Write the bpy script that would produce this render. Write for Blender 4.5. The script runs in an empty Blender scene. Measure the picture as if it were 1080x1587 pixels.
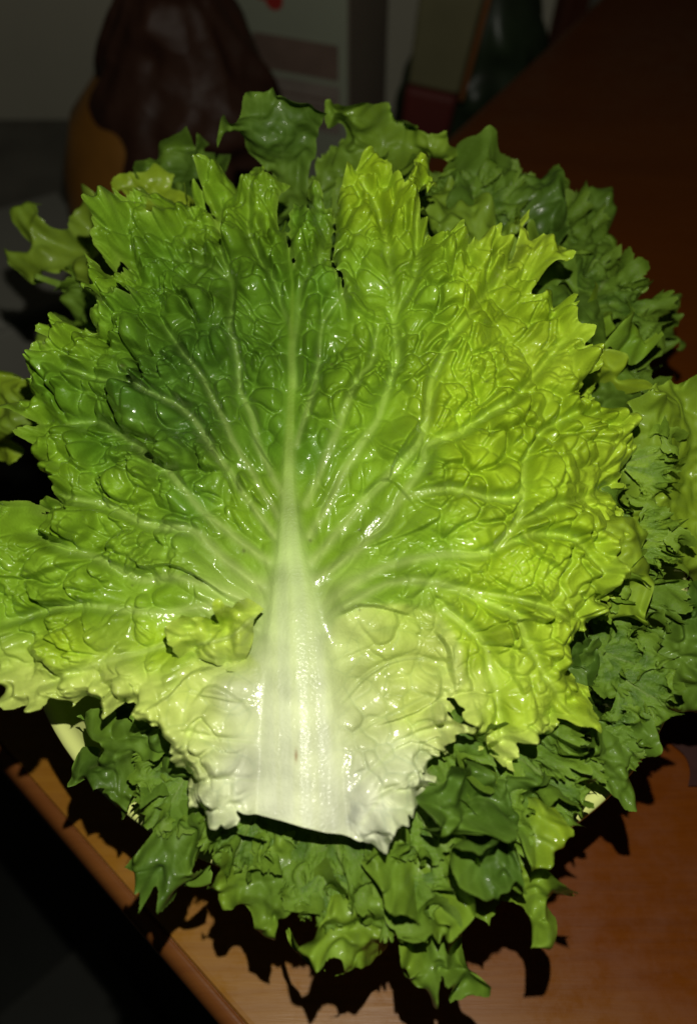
import bpy, math, random
import numpy as np
from mathutils import Vector, Matrix

# ------------------------------------------------------------------ camera, light, exposure
SC = bpy.context.scene
COL = SC.collection
PITCH = math.radians(50.0)
VF = math.radians(60.0)
CAM = np.array([0.0, -0.183, 0.372])
FW = np.array([0, math.cos(PITCH), -math.sin(PITCH)])
UP = np.array([0, math.sin(PITCH), math.cos(PITCH)])
RT = np.array([1.0, 0, 0])
FPX = 793.5 / math.tan(VF / 2)

cd = bpy.data.cameras.new('camera')
cam = bpy.data.objects.new('camera', cd)
COL.objects.link(cam)
cam.location = CAM
cam.rotation_euler = (math.pi / 2 - PITCH, 0, 0)
cd.sensor_fit = 'VERTICAL'
cd.sensor_height = 36.0
cd.angle = VF
cd.clip_start = 0.01
cd.clip_end = 50
cd.dof.use_dof = True
cd.dof.focus_distance = 0.305
cd.dof.aperture_fstop = 7.0
SC.camera = cam

wd = bpy.data.worlds.new('World')
SC.world = wd
wd.use_nodes = True
wd.node_tree.nodes['Background'].inputs[0].default_value = (0.9, 1.0, 0.75, 1)
wd.node_tree.nodes['Background'].inputs[1].default_value = 0.010

ld = bpy.data.lights.new('phone_flash', 'SPOT')
flash = bpy.data.objects.new('phone_flash', ld)
COL.objects.link(flash)
flash.location = CAM + UP * 0.060 + RT * 0.008 - FW * 0.004
aim = np.array([-0.015, -0.01, 0.12])
flash.rotation_euler = Vector(aim - np.array(flash.location)).to_track_quat('-Z', 'Y').to_euler()
ld.energy = 4.9
ld.color = (1.0, 0.975, 0.85)
ld.shadow_soft_size = 0.0025
ld.spot_size = math.radians(150)
ld.spot_blend = .45

SC.view_settings.view_transform = 'Standard'
SC.view_settings.look = 'None'
SC.view_settings.exposure = 0
SC.view_settings.gamma = 1
SC.view_settings.use_curve_mapping = False
SC.cycles.use_denoising = True
SC.cycles.max_bounces = 6
SC.cycles.sample_clamp_indirect = 4

# ------------------------------------------------------------------ helpers
rng = np.random.default_rng(7)


def ray(px, py):
    px = np.asarray(px, float); py = np.asarray(py, float)
    return (FW + RT * ((px - 540) / FPX)[..., None] - UP * ((py - 793.5) / FPX)[..., None])


def on_z(px, py, z):
    q = ray(px, py)
    return CAM + q * ((z - CAM[2]) / q[..., 2])[..., None]


def at(px, py, t):
    return CAM + ray(px, py) * t


def tag(o, label=None, cat=None, group=None, kind=None):
    if label: o['label'] = label
    if cat: o['category'] = cat
    if group: o['group'] = group
    if kind: o['kind'] = kind
    return o


def link_mesh(name, V, F, mat, parent=None, smooth=True, col=None):
    """V (n,3) array, F (m,4) int array of quads or list of polygons."""
    me = bpy.data.meshes.new(name)
    V = np.asarray(V, np.float32)
    if isinstance(F, np.ndarray):
        n = len(F); k = F.shape[1]
        me.vertices.add(len(V)); me.vertices.foreach_set('co', V.ravel())
        me.loops.add(n * k); me.loops.foreach_set('vertex_index', F.astype(np.int32).ravel())
        me.polygons.add(n)
        me.polygons.foreach_set('loop_start', np.arange(0, n * k, k, dtype=np.int32))
        me.update(calc_edges=True)
    else:
        me.from_pydata([tuple(v) for v in V.tolist()], [], F)
    me.polygons.foreach_set('use_smooth', np.full(len(me.polygons), smooth, dtype=bool))
    if col is not None:
        a = me.color_attributes.new('pigment', 'FLOAT_COLOR', 'POINT')
        c = np.ones((len(V), 4), np.float32); c[:, :3] = col
        a.data.foreach_set('color', c.ravel())
    if mat: me.materials.append(mat)
    me.update()
    o = bpy.data.objects.new(name, me)
    COL.objects.link(o)
    if parent: o.parent = parent
    return o


def empty(name, loc):
    o = bpy.data.objects.new(name, None)
    o.empty_display_size = 0.02
    o.location = loc
    COL.objects.link(o)
    return o


def noise2(x, y, wl, seed, octaves=1):
    out = np.zeros(np.shape(x)); amp = 1.0; tot = 0
    for o in range(octaves):
        r = np.random.default_rng(seed * 131 + o)
        N = 256
        L = r.uniform(-1, 1, (N, N))
        u = x / wl + 50.37 * (o + 1); v = y / wl + 31.7 * (o + 1)
        iu = np.floor(u).astype(int); iv = np.floor(v).astype(int)
        fu = u - iu; fv = v - iv
        fu = fu * fu * fu * (fu * (fu * 6 - 15) + 10); fv = fv * fv * fv * (fv * (fv * 6 - 15) + 10)
        a = L[iv % N, iu % N]; b = L[iv % N, (iu + 1) % N]
        c = L[(iv + 1) % N, iu % N]; d = L[(iv + 1) % N, (iu + 1) % N]
        out += amp * ((a * (1 - fu) + b * fu) * (1 - fv) + (c * (1 - fu) + d * fu) * fv)
        tot += amp; amp *= 0.5; wl = wl * 0.5
    return out / tot * 1.6


def blur(a, n=1):
    for _ in range(n):
        p = np.pad(a, 1, mode='edge')
        a = (p[:-2, 1:-1] + p[2:, 1:-1] + p[1:-1, :-2] + p[1:-1, 2:] + 2 * p[1:-1, 1:-1]) / 6
    return a


def seg_stamp(X, Y, step, x0, y0, A, B, margin):
    """window slice and distance, parameter, signed side for segment A-B"""
    H, W = X.shape
    lx = min(A[0], B[0]) - margin; hx = max(A[0], B[0]) + margin
    ly = min(A[1], B[1]) - margin; hy = max(A[1], B[1]) + margin
    i0 = max(0, int((lx - x0) / step)); i1 = min(W, int((hx - x0) / step) + 2)
    j0 = max(0, int((ly - y0) / step)); j1 = min(H, int((hy - y0) / step) + 2)
    if i0 >= i1 or j0 >= j1: return None
    s = (slice(j0, j1), slice(i0, i1))
    dx, dy = B[0] - A[0], B[1] - A[1]
    L2 = dx * dx + dy * dy + 1e-9
    t = np.clip(((X[s] - A[0]) * dx + (Y[s] - A[1]) * dy) / L2, 0, 1)
    ex = X[s] - A[0] - t * dx; ey = Y[s] - A[1] - t * dy
    return s, np.hypot(ex, ey), t, dx * ey - dy * ex


class Grid:
    def __init__(self, poly, step, pad=8):
        p = np.array(poly, float)
        self.poly = p; self.step = step
        self.x0 = p[:, 0].min() - pad; self.y0 = p[:, 1].min() - pad
        W = int((p[:, 0].max() + pad - self.x0) / step) + 2
        H = int((p[:, 1].max() + pad - self.y0) / step) + 2
        self.X, self.Y = np.meshgrid(self.x0 + np.arange(W) * step, self.y0 + np.arange(H) * step)
        self.sdf(120)

    def sdf(self, margin):
        X, Y, p = self.X, self.Y, self.poly
        D = np.full(X.shape, float(margin)); ins = np.zeros(X.shape, bool)
        for A, B in zip(p, np.roll(p, -1, 0)):
            r = seg_stamp(X, Y, self.step, self.x0, self.y0, A, B, margin)
            if r: D[r[0]] = np.minimum(D[r[0]], r[1])
            if A[1] != B[1]:
                c = ((A[1] > Y) != (B[1] > Y)) & (X < (B[0] - A[0]) * (Y - A[1]) / (B[1] - A[1]) + A[0])
                ins ^= c
        self.ins = ins
        self.S = np.where(ins, -D, D)      # negative inside
        self.E = np.where(ins, D, 0.0)     # depth inside the edge

    def cut(self):
        """snap the rim to the outline; returns kept quads and snapped px positions"""
        gy, gx = np.gradient(self.S, self.step)
        g = np.hypot(gx, gy) + 1e-6
        near = (~self.ins) & (self.S < 1.05 * self.step)
        X = self.X.copy(); Y = self.Y.copy()
        X[near] -= (self.S * gx / g)[near]; Y[near] -= (self.S * gy / g)[near]
        ok = self.ins | near
        q = ok[:-1, :-1] & ok[1:, :-1] & ok[:-1, 1:] & ok[1:, 1:]
        anyin = self.ins[:-1, :-1] | self.ins[1:, :-1] | self.ins[:-1, 1:] | self.ins[1:, 1:]
        q &= anyin
        return X, Y, q

    def veins(self, lines, margin=60, ws=.72, wa=7.0):
        """lines: (pts, w0, w1). returns strength, distance, direction"""
        WX = self.X + wa * noise2(self.X, self.Y, 45, 501); WY = self.Y + wa * noise2(self.X, self.Y, 45, 502)
        S = np.zeros(self.X.shape); D = np.full(self.X.shape, float(margin)); T = np.zeros(self.X.shape)
        for pts, w0, w1 in lines:
            w0 = w0 * ws; w1 = w1 * ws
            pts = smooth_line(pts)
            n = len(pts) - 1
            for k in range(n):
                r = seg_stamp(WX, WY, self.step, self.x0, self.y0, pts[k], pts[k + 1], margin)
                if not r: continue
                s, d, t, _ = r
                w = w0 + (w1 - w0) * (k + t) / n
                S[s] = np.maximum(S[s], np.exp(-(d / w) ** 2))
                m = (d - w * 0.5) < D[s]
                D[s] = np.where(m, np.maximum(d - w * 0.5, 0), D[s])
                T[s] = np.where(m, math.atan2(pts[k + 1][1] - pts[k][1], pts[k + 1][0] - pts[k][0]), T[s])
        return S, D, T

    def cells(self, seeds, norm, amp=(.25, 1.3), reach=2.3):
        """anisotropic cellular field. seeds rows: x,y,size,angle,aspect. returns F1,F2,id"""
        CX = self.X + 6 * noise2(self.X, self.Y, 34, 503); CY = self.Y + 6 * noise2(self.X, self.Y, 34, 504)
        HM = np.zeros(self.X.shape); rr = np.random.default_rng(len(seeds))
        F1 = np.full(self.X.shape, 9.0); F2 = np.full(self.X.shape, 9.0); I = np.zeros(self.X.shape, int)
        for k, (x, y, sz, an, asp) in enumerate(seeds):
            R = sz * reach * asp
            i0 = max(0, int((x - R - self.x0) / self.step)); i1 = min(self.X.shape[1], int((x + R - self.x0) / self.step) + 1)
            j0 = max(0, int((y - R - self.y0) / self.step)); j1 = min(self.X.shape[0], int((y + R - self.y0) / self.step) + 1)
            if i0 >= i1 or j0 >= j1: continue
            s = (slice(j0, j1), slice(i0, i1))
            c, sn = math.cos(an), math.sin(an)
            dx = CX[s] - x; dy = CY[s] - y
            u = (dx * c + dy * sn) / (sz * asp); v = (-dx * sn + dy * c) / sz
            d = np.hypot(u, v)
            ak = rr.uniform(*amp) * min(1.25, sz / norm)
            HM[s] = np.maximum(HM[s], ak * np.clip(1 - (d / .64) ** 2, 0, 1) ** .5)
            a, b = F1[s], F2[s]
            m = d < a
            F2[s] = np.where(m, a, np.minimum(b, d))
            I[s] = np.where(m, k, I[s])
            F1[s] = np.where(m, d, a)
        HM = HM * np.clip((F2 - F1) / .14, .0, 1) ** .5
        return F1, F2, HM


def smooth_line(pts, n=4):
    p = np.array(pts, float)
    if len(p) < 3: return p
    q = np.vstack([2 * p[0] - p[1], p, 2 * p[-1] - p[-2]])
    out = []
    for i in range(1, len(q) - 2):
        for t in np.arange(n) / n:
            out.append(0.5 * ((2 * q[i]) + (q[i + 1] - q[i - 1]) * t + (2 * q[i - 1] - 5 * q[i] + 4 * q[i + 1] - q[i + 2]) * t * t
                              + (-q[i - 1] + 3 * q[i] - 3 * q[i + 1] + q[i + 2]) * t ** 3))
    out.append(p[-1])
    return np.array(out)


def toothed(poly, amp, seg, seed, smooth=True, calm=None):
    """subdivide an outline, add small irregular teeth pointing outwards"""
    r = np.random.default_rng(seed)
    p = np.array(poly, float)
    area = 0.5 * np.sum(p[:, 0] * np.roll(p[:, 1], -1) - np.roll(p[:, 0], -1) * p[:, 1])
    sg = 1 if area > 0 else -1
    out = []
    n = len(p)
    for i in range(n):
        a, b = p[i], p[(i + 1) % n]
        z, c = p[i - 1], p[(i + 2) % n]
        L = np.hypot(*(b - a))
        k = max(1, int(round(L / seg)))
        am = 0.0 if (calm and calm(*a) and calm(*b)) else amp
        nrm = np.array([b[1] - a[1], -(b[0] - a[0])]) / (L + 1e-6) * sg
        out.append(a)
        for j in range(1, k):
            t = j / k
            m = a + (b - a) * t
            if smooth:
                ta, tb = (b - z) * .5, (c - a) * .5
                h = (2 * t ** 3 - 3 * t * t + 1) * a + (t ** 3 - 2 * t * t + t) * ta + (-2 * t ** 3 + 3 * t * t) * b + (t ** 3 - t * t) * tb
                m = 0.5 * m + 0.5 * h
            m = m + nrm * am * (r.uniform(-.2, 1.1) if j % 2 else r.uniform(-.7, .1)) + r.uniform(-.15, .15, 2) * seg * (am > 0)
            out.append(m)
    return np.array(out)


def poly_mask(g, poly, n):
    p = np.array(poly, float); ins = np.zeros(g.X.shape, bool)
    for A, B in zip(p, np.roll(p, -1, 0)):
        if A[1] != B[1]:
            ins ^= ((A[1] > g.Y) != (B[1] > g.Y)) & (g.X < (B[0] - A[0]) * (g.Y - A[1]) / (B[1] - A[1]) + A[0])
    return blur(ins.astype(float), n)


def hit_surface(px, py, g, z0, it=14):
    """intersect view rays with the curved sheet z = g(x, y)"""
    q = ray(px, py)
    t = (z0 - CAM[2]) / q[..., 2]
    for _ in range(it):
        P = CAM + q * t[..., None]
        e = P[..., 2] - g(P[..., 0], P[..., 1])
        t = t + 0.75 * e / np.maximum(-q[..., 2], 0.3)
    return CAM + q * t[..., None]


def normals(P):
    du = np.gradient(P, axis=1); dv = np.gradient(P, axis=0)
    n = np.cross(dv, du)
    n /= np.linalg.norm(n, axis=-1, keepdims=True) + 1e-12
    return n


def rbf(X, Y, pts, p=3.0):
    num = np.zeros(X.shape + (3,)); den = np.zeros(X.shape)
    for x, y, c in pts:
        w = 1.0 / (((X - x) ** 2 + (Y - y) ** 2) / 1e4 + 0.05) ** (p / 2)
        num += w[..., None] * np.array(c); den += w
    return num / den[..., None]


def grid_mesh(keep):
    """quads of kept cells and index map"""
    H, W = keep.shape[0] + 1, keep.shape[1] + 1
    idx = np.arange(H * W).reshape(H, W)
    Q = np.stack([idx[:-1, :-1], idx[1:, :-1], idx[1:, 1:], idx[:-1, 1:]], -1)[keep]
    used = np.unique(Q)
    remap = np.zeros(H * W, int); remap[used] = np.arange(len(used))
    return used, remap[Q]


# ------------------------------------------------------------------ materials
def new_mat(name):
    m = bpy.data.materials.new(name); m.use_nodes = True
    nt = m.node_tree
    return m, nt, nt.nodes['Principled BSDF']


def N(nt, typ, **kw):
    n = nt.nodes.new(typ)
    for k, v in kw.items():
        if k in n.inputs: n.inputs[k].default_value = v
        else: setattr(n, k, v)
    return n


def leaf_material(name, rough, coat, bump, trans):
    m, nt, b = new_mat(name)
    L = nt.links.new
    a = N(nt, 'ShaderNodeVertexColor', layer_name='pigment')
    tc = N(nt, 'ShaderNodeTexCoord')
    n1 = N(nt, 'ShaderNodeTexNoise', Scale=1100.0, Detail=2.0)
    n2 = N(nt, 'ShaderNodeTexNoise', Scale=3200.0, Detail=2.0)
    n3 = N(nt, 'ShaderNodeTexNoise', Scale=90.0, Detail=4.0)
    for n in (n1, n2, n3): L(tc.outputs['Object'], n.inputs['Vector'])
    # pigment mottling
    mr = N(nt, 'ShaderNodeMapRange'); mr.inputs[1].default_value = .3; mr.inputs[2].default_value = .7
    mr.inputs[3].default_value = .82; mr.inputs[4].default_value = 1.15
    L(n3.outputs['Fac'], mr.inputs[0])
    mx = N(nt, 'ShaderNodeVectorMath', operation='SCALE')
    L(a.outputs['Color'], mx.inputs[0]); L(mr.outputs[0], mx.inputs['Scale'])
    L(mx.outputs[0], b.inputs['Base Color'])
    ad = N(nt, 'ShaderNodeMath', operation='MULTIPLY_ADD'); ad.inputs[1].default_value = .35
    L(n2.outputs['Fac'], ad.inputs[0]); L(n1.outputs['Fac'], ad.inputs[2])
    bp = N(nt, 'ShaderNodeBump', Strength=bump, Distance=0.0003)
    L(ad.outputs[0], bp.inputs['Height'])
    L(bp.outputs['Normal'], b.inputs['Normal'])
    bp2 = N(nt, 'ShaderNodeBump', Strength=bump * .75, Distance=0.0003)
    L(n1.outputs['Fac'], bp2.inputs['Height']); L(bp2.outputs['Normal'], b.inputs['Coat Normal'])
    rr = N(nt, 'ShaderNodeMapRange'); rr.inputs[1].default_value = .35; rr.inputs[2].default_value = .65
    rr.inputs[3].default_value = rough - .08; rr.inputs[4].default_value = rough + .14
    L(n3.outputs['Fac'], rr.inputs[0]); L(rr.outputs[0], b.inputs['Roughness'])
    b.inputs['Specular IOR Level'].default_value = .22
    b.inputs['Coat Weight'].default_value = coat
    b.inputs['Coat Roughness'].default_value = .115
    b.inputs['Coat IOR'].default_value = 1.36
    tr = N(nt, 'ShaderNodeBsdfTranslucent')
    L(mx.outputs[0], tr.inputs['Color']); L(bp.outputs['Normal'], tr.inputs['Normal'])
    ms = N(nt, 'ShaderNodeMixShader'); ms.inputs[0].default_value = trans
    L(b.outputs[0], ms.inputs[1]); L(tr.outputs[0], ms.inputs[2])
    L(ms.outputs[0], nt.nodes['Material Output'].inputs['Surface'])
    return m


M_LEAF = leaf_material('wet_lettuce', .40, .85, .55, .13)
M_RIB = leaf_material('white_midrib', .45, .22, .7, .10)
M_DARK = leaf_material('outer_lettuce', .50, .22, .40, .16)


def plain(name, col, rough=.6, noise=0, nscale=20, spec=.4, bump=0):
    m, nt, b = new_mat(name)
    b.inputs['Roughness'].default_value = rough
    b.inputs['Specular IOR Level'].default_value = spec
    if noise:
        tc = N(nt, 'ShaderNodeTexCoord'); n = N(nt, 'ShaderNodeTexNoise', Scale=nscale, Detail=5.0)
        nt.links.new(tc.outputs['Object'], n.inputs['Vector'])
        cr = N(nt, 'ShaderNodeValToRGB')
        c = np.array(col)
        cr.color_ramp.elements[0].position = .3; cr.color_ramp.elements[1].position = .7
        cr.color_ramp.elements[0].color = (*np.clip(c * (1 - noise), 0, 1), 1)
        cr.color_ramp.elements[1].color = (*np.clip(c * (1 + noise), 0, 1), 1)
        nt.links.new(n.outputs['Fac'], cr.inputs[0]); nt.links.new(cr.outputs[0], b.inputs['Base Color'])
        if bump:
            bp = N(nt, 'ShaderNodeBump', Strength=bump, Distance=.004)
            nt.links.new(n.outputs['Fac'], bp.inputs['Height']); nt.links.new(bp.outputs[0], b.inputs['Normal'])
    else:
        b.inputs['Base Color'].default_value = (*col, 1)
    return m


# ------------------------------------------------------------------ setting: table, floor, wall
def line_isect(a, b, c, d):
    a, b, c, d = [np.array(v[:2]) for v in (a, b, c, d)]
    r = b - a; s = d - c
    k = ((c - a)[0] * s[1] - (c - a)[1] * s[0]) / (r[0] * s[1] - r[1] * s[0])
    return a + r * k


TA, TB = on_z(0, 1190, 0), on_z(340, 1587, 0)
TD, TE = on_z(690, 215, 0), on_z(880, 40, 0)
corner = line_isect(TA, TB, TD, TE)
d1 = (TB - TA)[:2] / np.linalg.norm((TB - TA)[:2]); d2 = (TE - TD)[:2] / np.linalg.norm((TE - TD)[:2])
quad = [corner, corner + d1 * 1.3, corner + d1 * 1.3 + d2 * 2.2, corner + d2 * 2.2]


def inset(poly, k):
    p = [np.array(v) for v in poly]; n = len(p); out = []
    for i in range(n):
        a, b, c = p[i - 1], p[i], p[(i + 1) % n]
        u = (b - a) / np.linalg.norm(b - a); v = (c - b) / np.linalg.norm(c - b)
        nu = np.array([-u[1], u[0]]); nv = np.array([-v[1], v[0]])
        out.append(line_isect(a + nu * k, b + nu * k, b + nv * k, c + nv * k))
    return out


def wood_mat(name, c0, c1, c2, ang, rough, bands=True):
    m, nt, b = new_mat(name); L = nt.links.new
    tc = N(nt, 'ShaderNodeTexCoord')
    mp = N(nt, 'ShaderNodeMapping'); mp.inputs['Rotation'].default_value = (0, 0, -ang); mp.inputs['Scale'].default_value = (14, 240, 10)
    L(tc.outputs['Object'], mp.inputs['Vector'])
    n = N(nt, 'ShaderNodeTexNoise', Scale=1.6, Detail=7.0, Roughness=.6, Distortion=.6)
    L(mp.outputs[0], n.inputs['Vector'])
    mp2 = N(nt, 'ShaderNodeMapping'); mp2.inputs['Rotation'].default_value = (0, 0, -ang); mp2.inputs['Scale'].default_value = (2.0, 6.0, 1)
    L(tc.outputs['Object'], mp2.inputs['Vector'])
    n2 = N(nt, 'ShaderNodeTexNoise', Scale=1.1, Detail=3.0, Distortion=.4)
    L(mp2.outputs[0], n2.inputs['Vector'])
    cr = N(nt, 'ShaderNodeValToRGB')
    e = cr.color_ramp.elements
    e[0].position = .25; e[0].color = (*c0, 1); e[1].position = .75; e[1].color = (*c2, 1)
    k = e.new(.5); k.color = (*c1, 1)
    mx = N(nt, 'ShaderNodeMix', data_type='FLOAT'); mx.inputs[0].default_value = .68
    L(n.outputs['Fac'], mx.inputs[2]); L(n2.outputs['Fac'], mx.inputs[3])
    L(mx.outputs[0], cr.inputs[0])
    L(cr.outputs[0], b.inputs['Base Color'])
    b.inputs['Roughness'].default_value = rough
    b.inputs['Specular IOR Level'].default_value = .3
    bp = N(nt, 'ShaderNodeBump', Strength=.05, Distance=.002)
    L(n.outputs['Fac'], bp.inputs['Height']); L(bp.outputs[0], b.inputs['Normal'])
    return m, nt, b, tc, cr


edge_ang = math.atan2(d1[1], d1[0])
M_WOOD, nt, b, tc, cr = wood_mat('varnished_wood', (.15, .056, .008), (.23, .096, .010), (.31, .145, .015), edge_ang, .34)
# amber along the front edge, redder further in; darkening partly paints in flash falloff
mp = N(nt, 'ShaderNodeMapping'); mp.inputs['Location'].default_value = (-corner[0], -corner[1], 0); mp.vector_type = 'POINT'
rot = N(nt, 'ShaderNodeVectorRotate', rotation_type='Z_AXIS'); rot.inputs['Angle'].default_value = -edge_ang
nt.links.new(tc.outputs['Object'], mp.inputs['Vector']); nt.links.new(mp.outputs[0], rot.inputs['Vector'])
sx = N(nt, 'ShaderNodeSeparateXYZ'); nt.links.new(rot.outputs[0], sx.inputs[0])
nz = N(nt, 'ShaderNodeTexNoise', Scale=6.0, Detail=4.0); nt.links.new(tc.outputs['Object'], nz.inputs['Vector'])
ma = N(nt, 'ShaderNodeMath', operation='MULTIPLY_ADD'); ma.inputs[1].default_value = .09
nt.links.new(nz.outputs['Fac'], ma.inputs[0]); nt.links.new(sx.outputs[1], ma.inputs[2])
mr = N(nt, 'ShaderNodeMapRange'); mr.inputs[1].default_value = .065; mr.inputs[2].default_value = .17
nt.links.new(ma.outputs[0], mr.inputs[0])
mc = N(nt, 'ShaderNodeMix', data_type='RGBA'); mc.blend_type = 'MULTIPLY'
mc.inputs[7].default_value = (.56, .34, .20, 1)
nt.links.new(mr.outputs[0], mc.inputs[0]); nt.links.new(cr.outputs[0], mc.inputs[6]); nt.links.new(mc.outputs[2], b.inputs['Base Color'])

vs_ = N(nt, 'ShaderNodeTexNoise', Scale=60.0, Detail=6.0, Roughness=.7); nt.links.new(tc.outputs['Object'], vs_.inputs['Vector'])
rm_ = N(nt, 'ShaderNodeMapRange'); rm_.inputs[1].default_value = .35; rm_.inputs[2].default_value = .7; rm_.inputs[3].default_value = .26; rm_.inputs[4].default_value = .55
nt.links.new(vs_.outputs['Fac'], rm_.inputs[0]); nt.links.new(rm_.outputs[0], b.inputs['Roughness'])
M_LIP, *_ = wood_mat('table_lip_wood', (.085, .026, .008), (.14, .046, .011), (.19, .07, .016), edge_ang, .32)

table = empty('dining_table', (float(corner[0]), float(corner[1]), -0.75))
tag(table, 'varnished amber and red-brown wooden table with rounded grooved edge under the bowl', 'table')


def loops_mesh(name, loops, mat, parent, cap_in=False, cap_out=False):
    V = []; Fc = []
    for pts, z in loops:
        V += [(p[0], p[1], z) for p in pts]
    n = len(loops[0][0])
    for i in range(len(loops) - 1):
        for j in range(n):
            a = i * n + j; b_ = i * n + (j + 1) % n
            Fc.append((a, b_, b_ + n, a + n))
    if cap_in: Fc.append(tuple(range((len(loops) - 1) * n, len(loops) * n)))
    if cap_out: Fc.append(tuple(range(n))[::-1])
    o = link_mesh(name, np.array(V), Fc, mat, smooth=False)
    o.parent = parent
    o.matrix_parent_inverse = Matrix.Translation(parent.location).inverted()
    return o


lip = []
for k in range(13):
    a = math.pi * (k / 12) - math.pi / 2
    lip.append((inset(quad, .0042 - .0042 * math.cos(a)), -.0095 + .0095 * math.sin(a)))
lip = lip + [(inset(quad, .0058), .0), (inset(quad, .0063), -.0012), (inset(quad, .0068), -.0014)]
o = loops_mesh('edge_moulding', lip, M_LIP, table, cap_out=True)
o.data.polygons.foreach_set('use_smooth', np.array([len(p.vertices) == 4 for p in o.data.polygons]))
loops_mesh('table_top', [(inset(quad, .0069), -.0013), (inset(quad, .0075), -.0002), (inset(quad, .0090), 0.0)], M_WOOD, table, cap_in=True)
loops_mesh('apron', [(inset(quad, .05), -.0185), (inset(quad, .05), -.09), (inset(quad, .07), -.09), (inset(quad, .07), -.0185)], M_LIP, table)
for c in inset(quad, .075):
    s = .03
    pts = [c + np.array(v) * s for v in ((-1, -1), (1, -1), (1, 1), (-1, 1))]
    ptb = [c + np.array(v) * s * .7 for v in ((-1, -1), (1, -1), (1, 1), (-1, 1))]
    loops_mesh('leg', [(ptb, -.749), (pts, -.019)], M_LIP, table, cap_out=True, cap_in=True)

fl = link_mesh('floor', [(-4, -4, -.75), (4, -4, -.75), (4, 4, -.75), (-4, 4, -.75)], [(0, 1, 2, 3)], plain('dark_floor', (.016, .017, .013), .55, .3, 8))
tag(fl, kind='structure')
wl = link_mesh('wall', [(-4, 1.15, -.75), (4, 1.15, -.75), (4, 1.15, 2), (-4, 1.15, 2)], [(0, 1, 2, 3)], plain('grey_wall', (.50, .47, .37), .8, .06, 5))
tag(wl, kind='structure')

# ------------------------------------------------------------------ bowl
M_BOWL = plain('pale_green_glaze', (.62, .68, .22), .22, .03, 30, .5)
prof = [(.000, .012), (.050, .012), (.062, .016), (.090, .034), (.112, .060), (.1245, .0835), (.1262, .0858), (.1285, .0868), (.1308, .0858),
        (.1312, .0835), (.1290, .0800), (.1150, .055), (.093, .028), (.068, .009), (.062, .004), (.060, .0005), (.054, .0005), (.052, .004), (.000, .004)]
nseg = 128
V = []; Fq = []
bowl_c = np.array([0.003, 0.035])
for r, z in prof:
    for k in range(nseg):
        a = 2 * math.pi * k / nseg
        V.append((r * math.cos(a), r * math.sin(a), z))
for i in range(len(prof) - 1):
    for k in range(nseg):
        a = i * nseg + k; b_ = i * nseg + (k + 1) % nseg
        Fq.append((a, b_, b_ + nseg, a + nseg))
bowl = link_mesh('bowl', np.array(V), np.array(Fq)[:, ::-1].copy(), M_BOWL)
bowl.location = (bowl_c[0], bowl_c[1], 0.0008)
tag(bowl, 'pale yellow-green glazed bowl holding the heap of lettuce', 'bowl')
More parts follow.
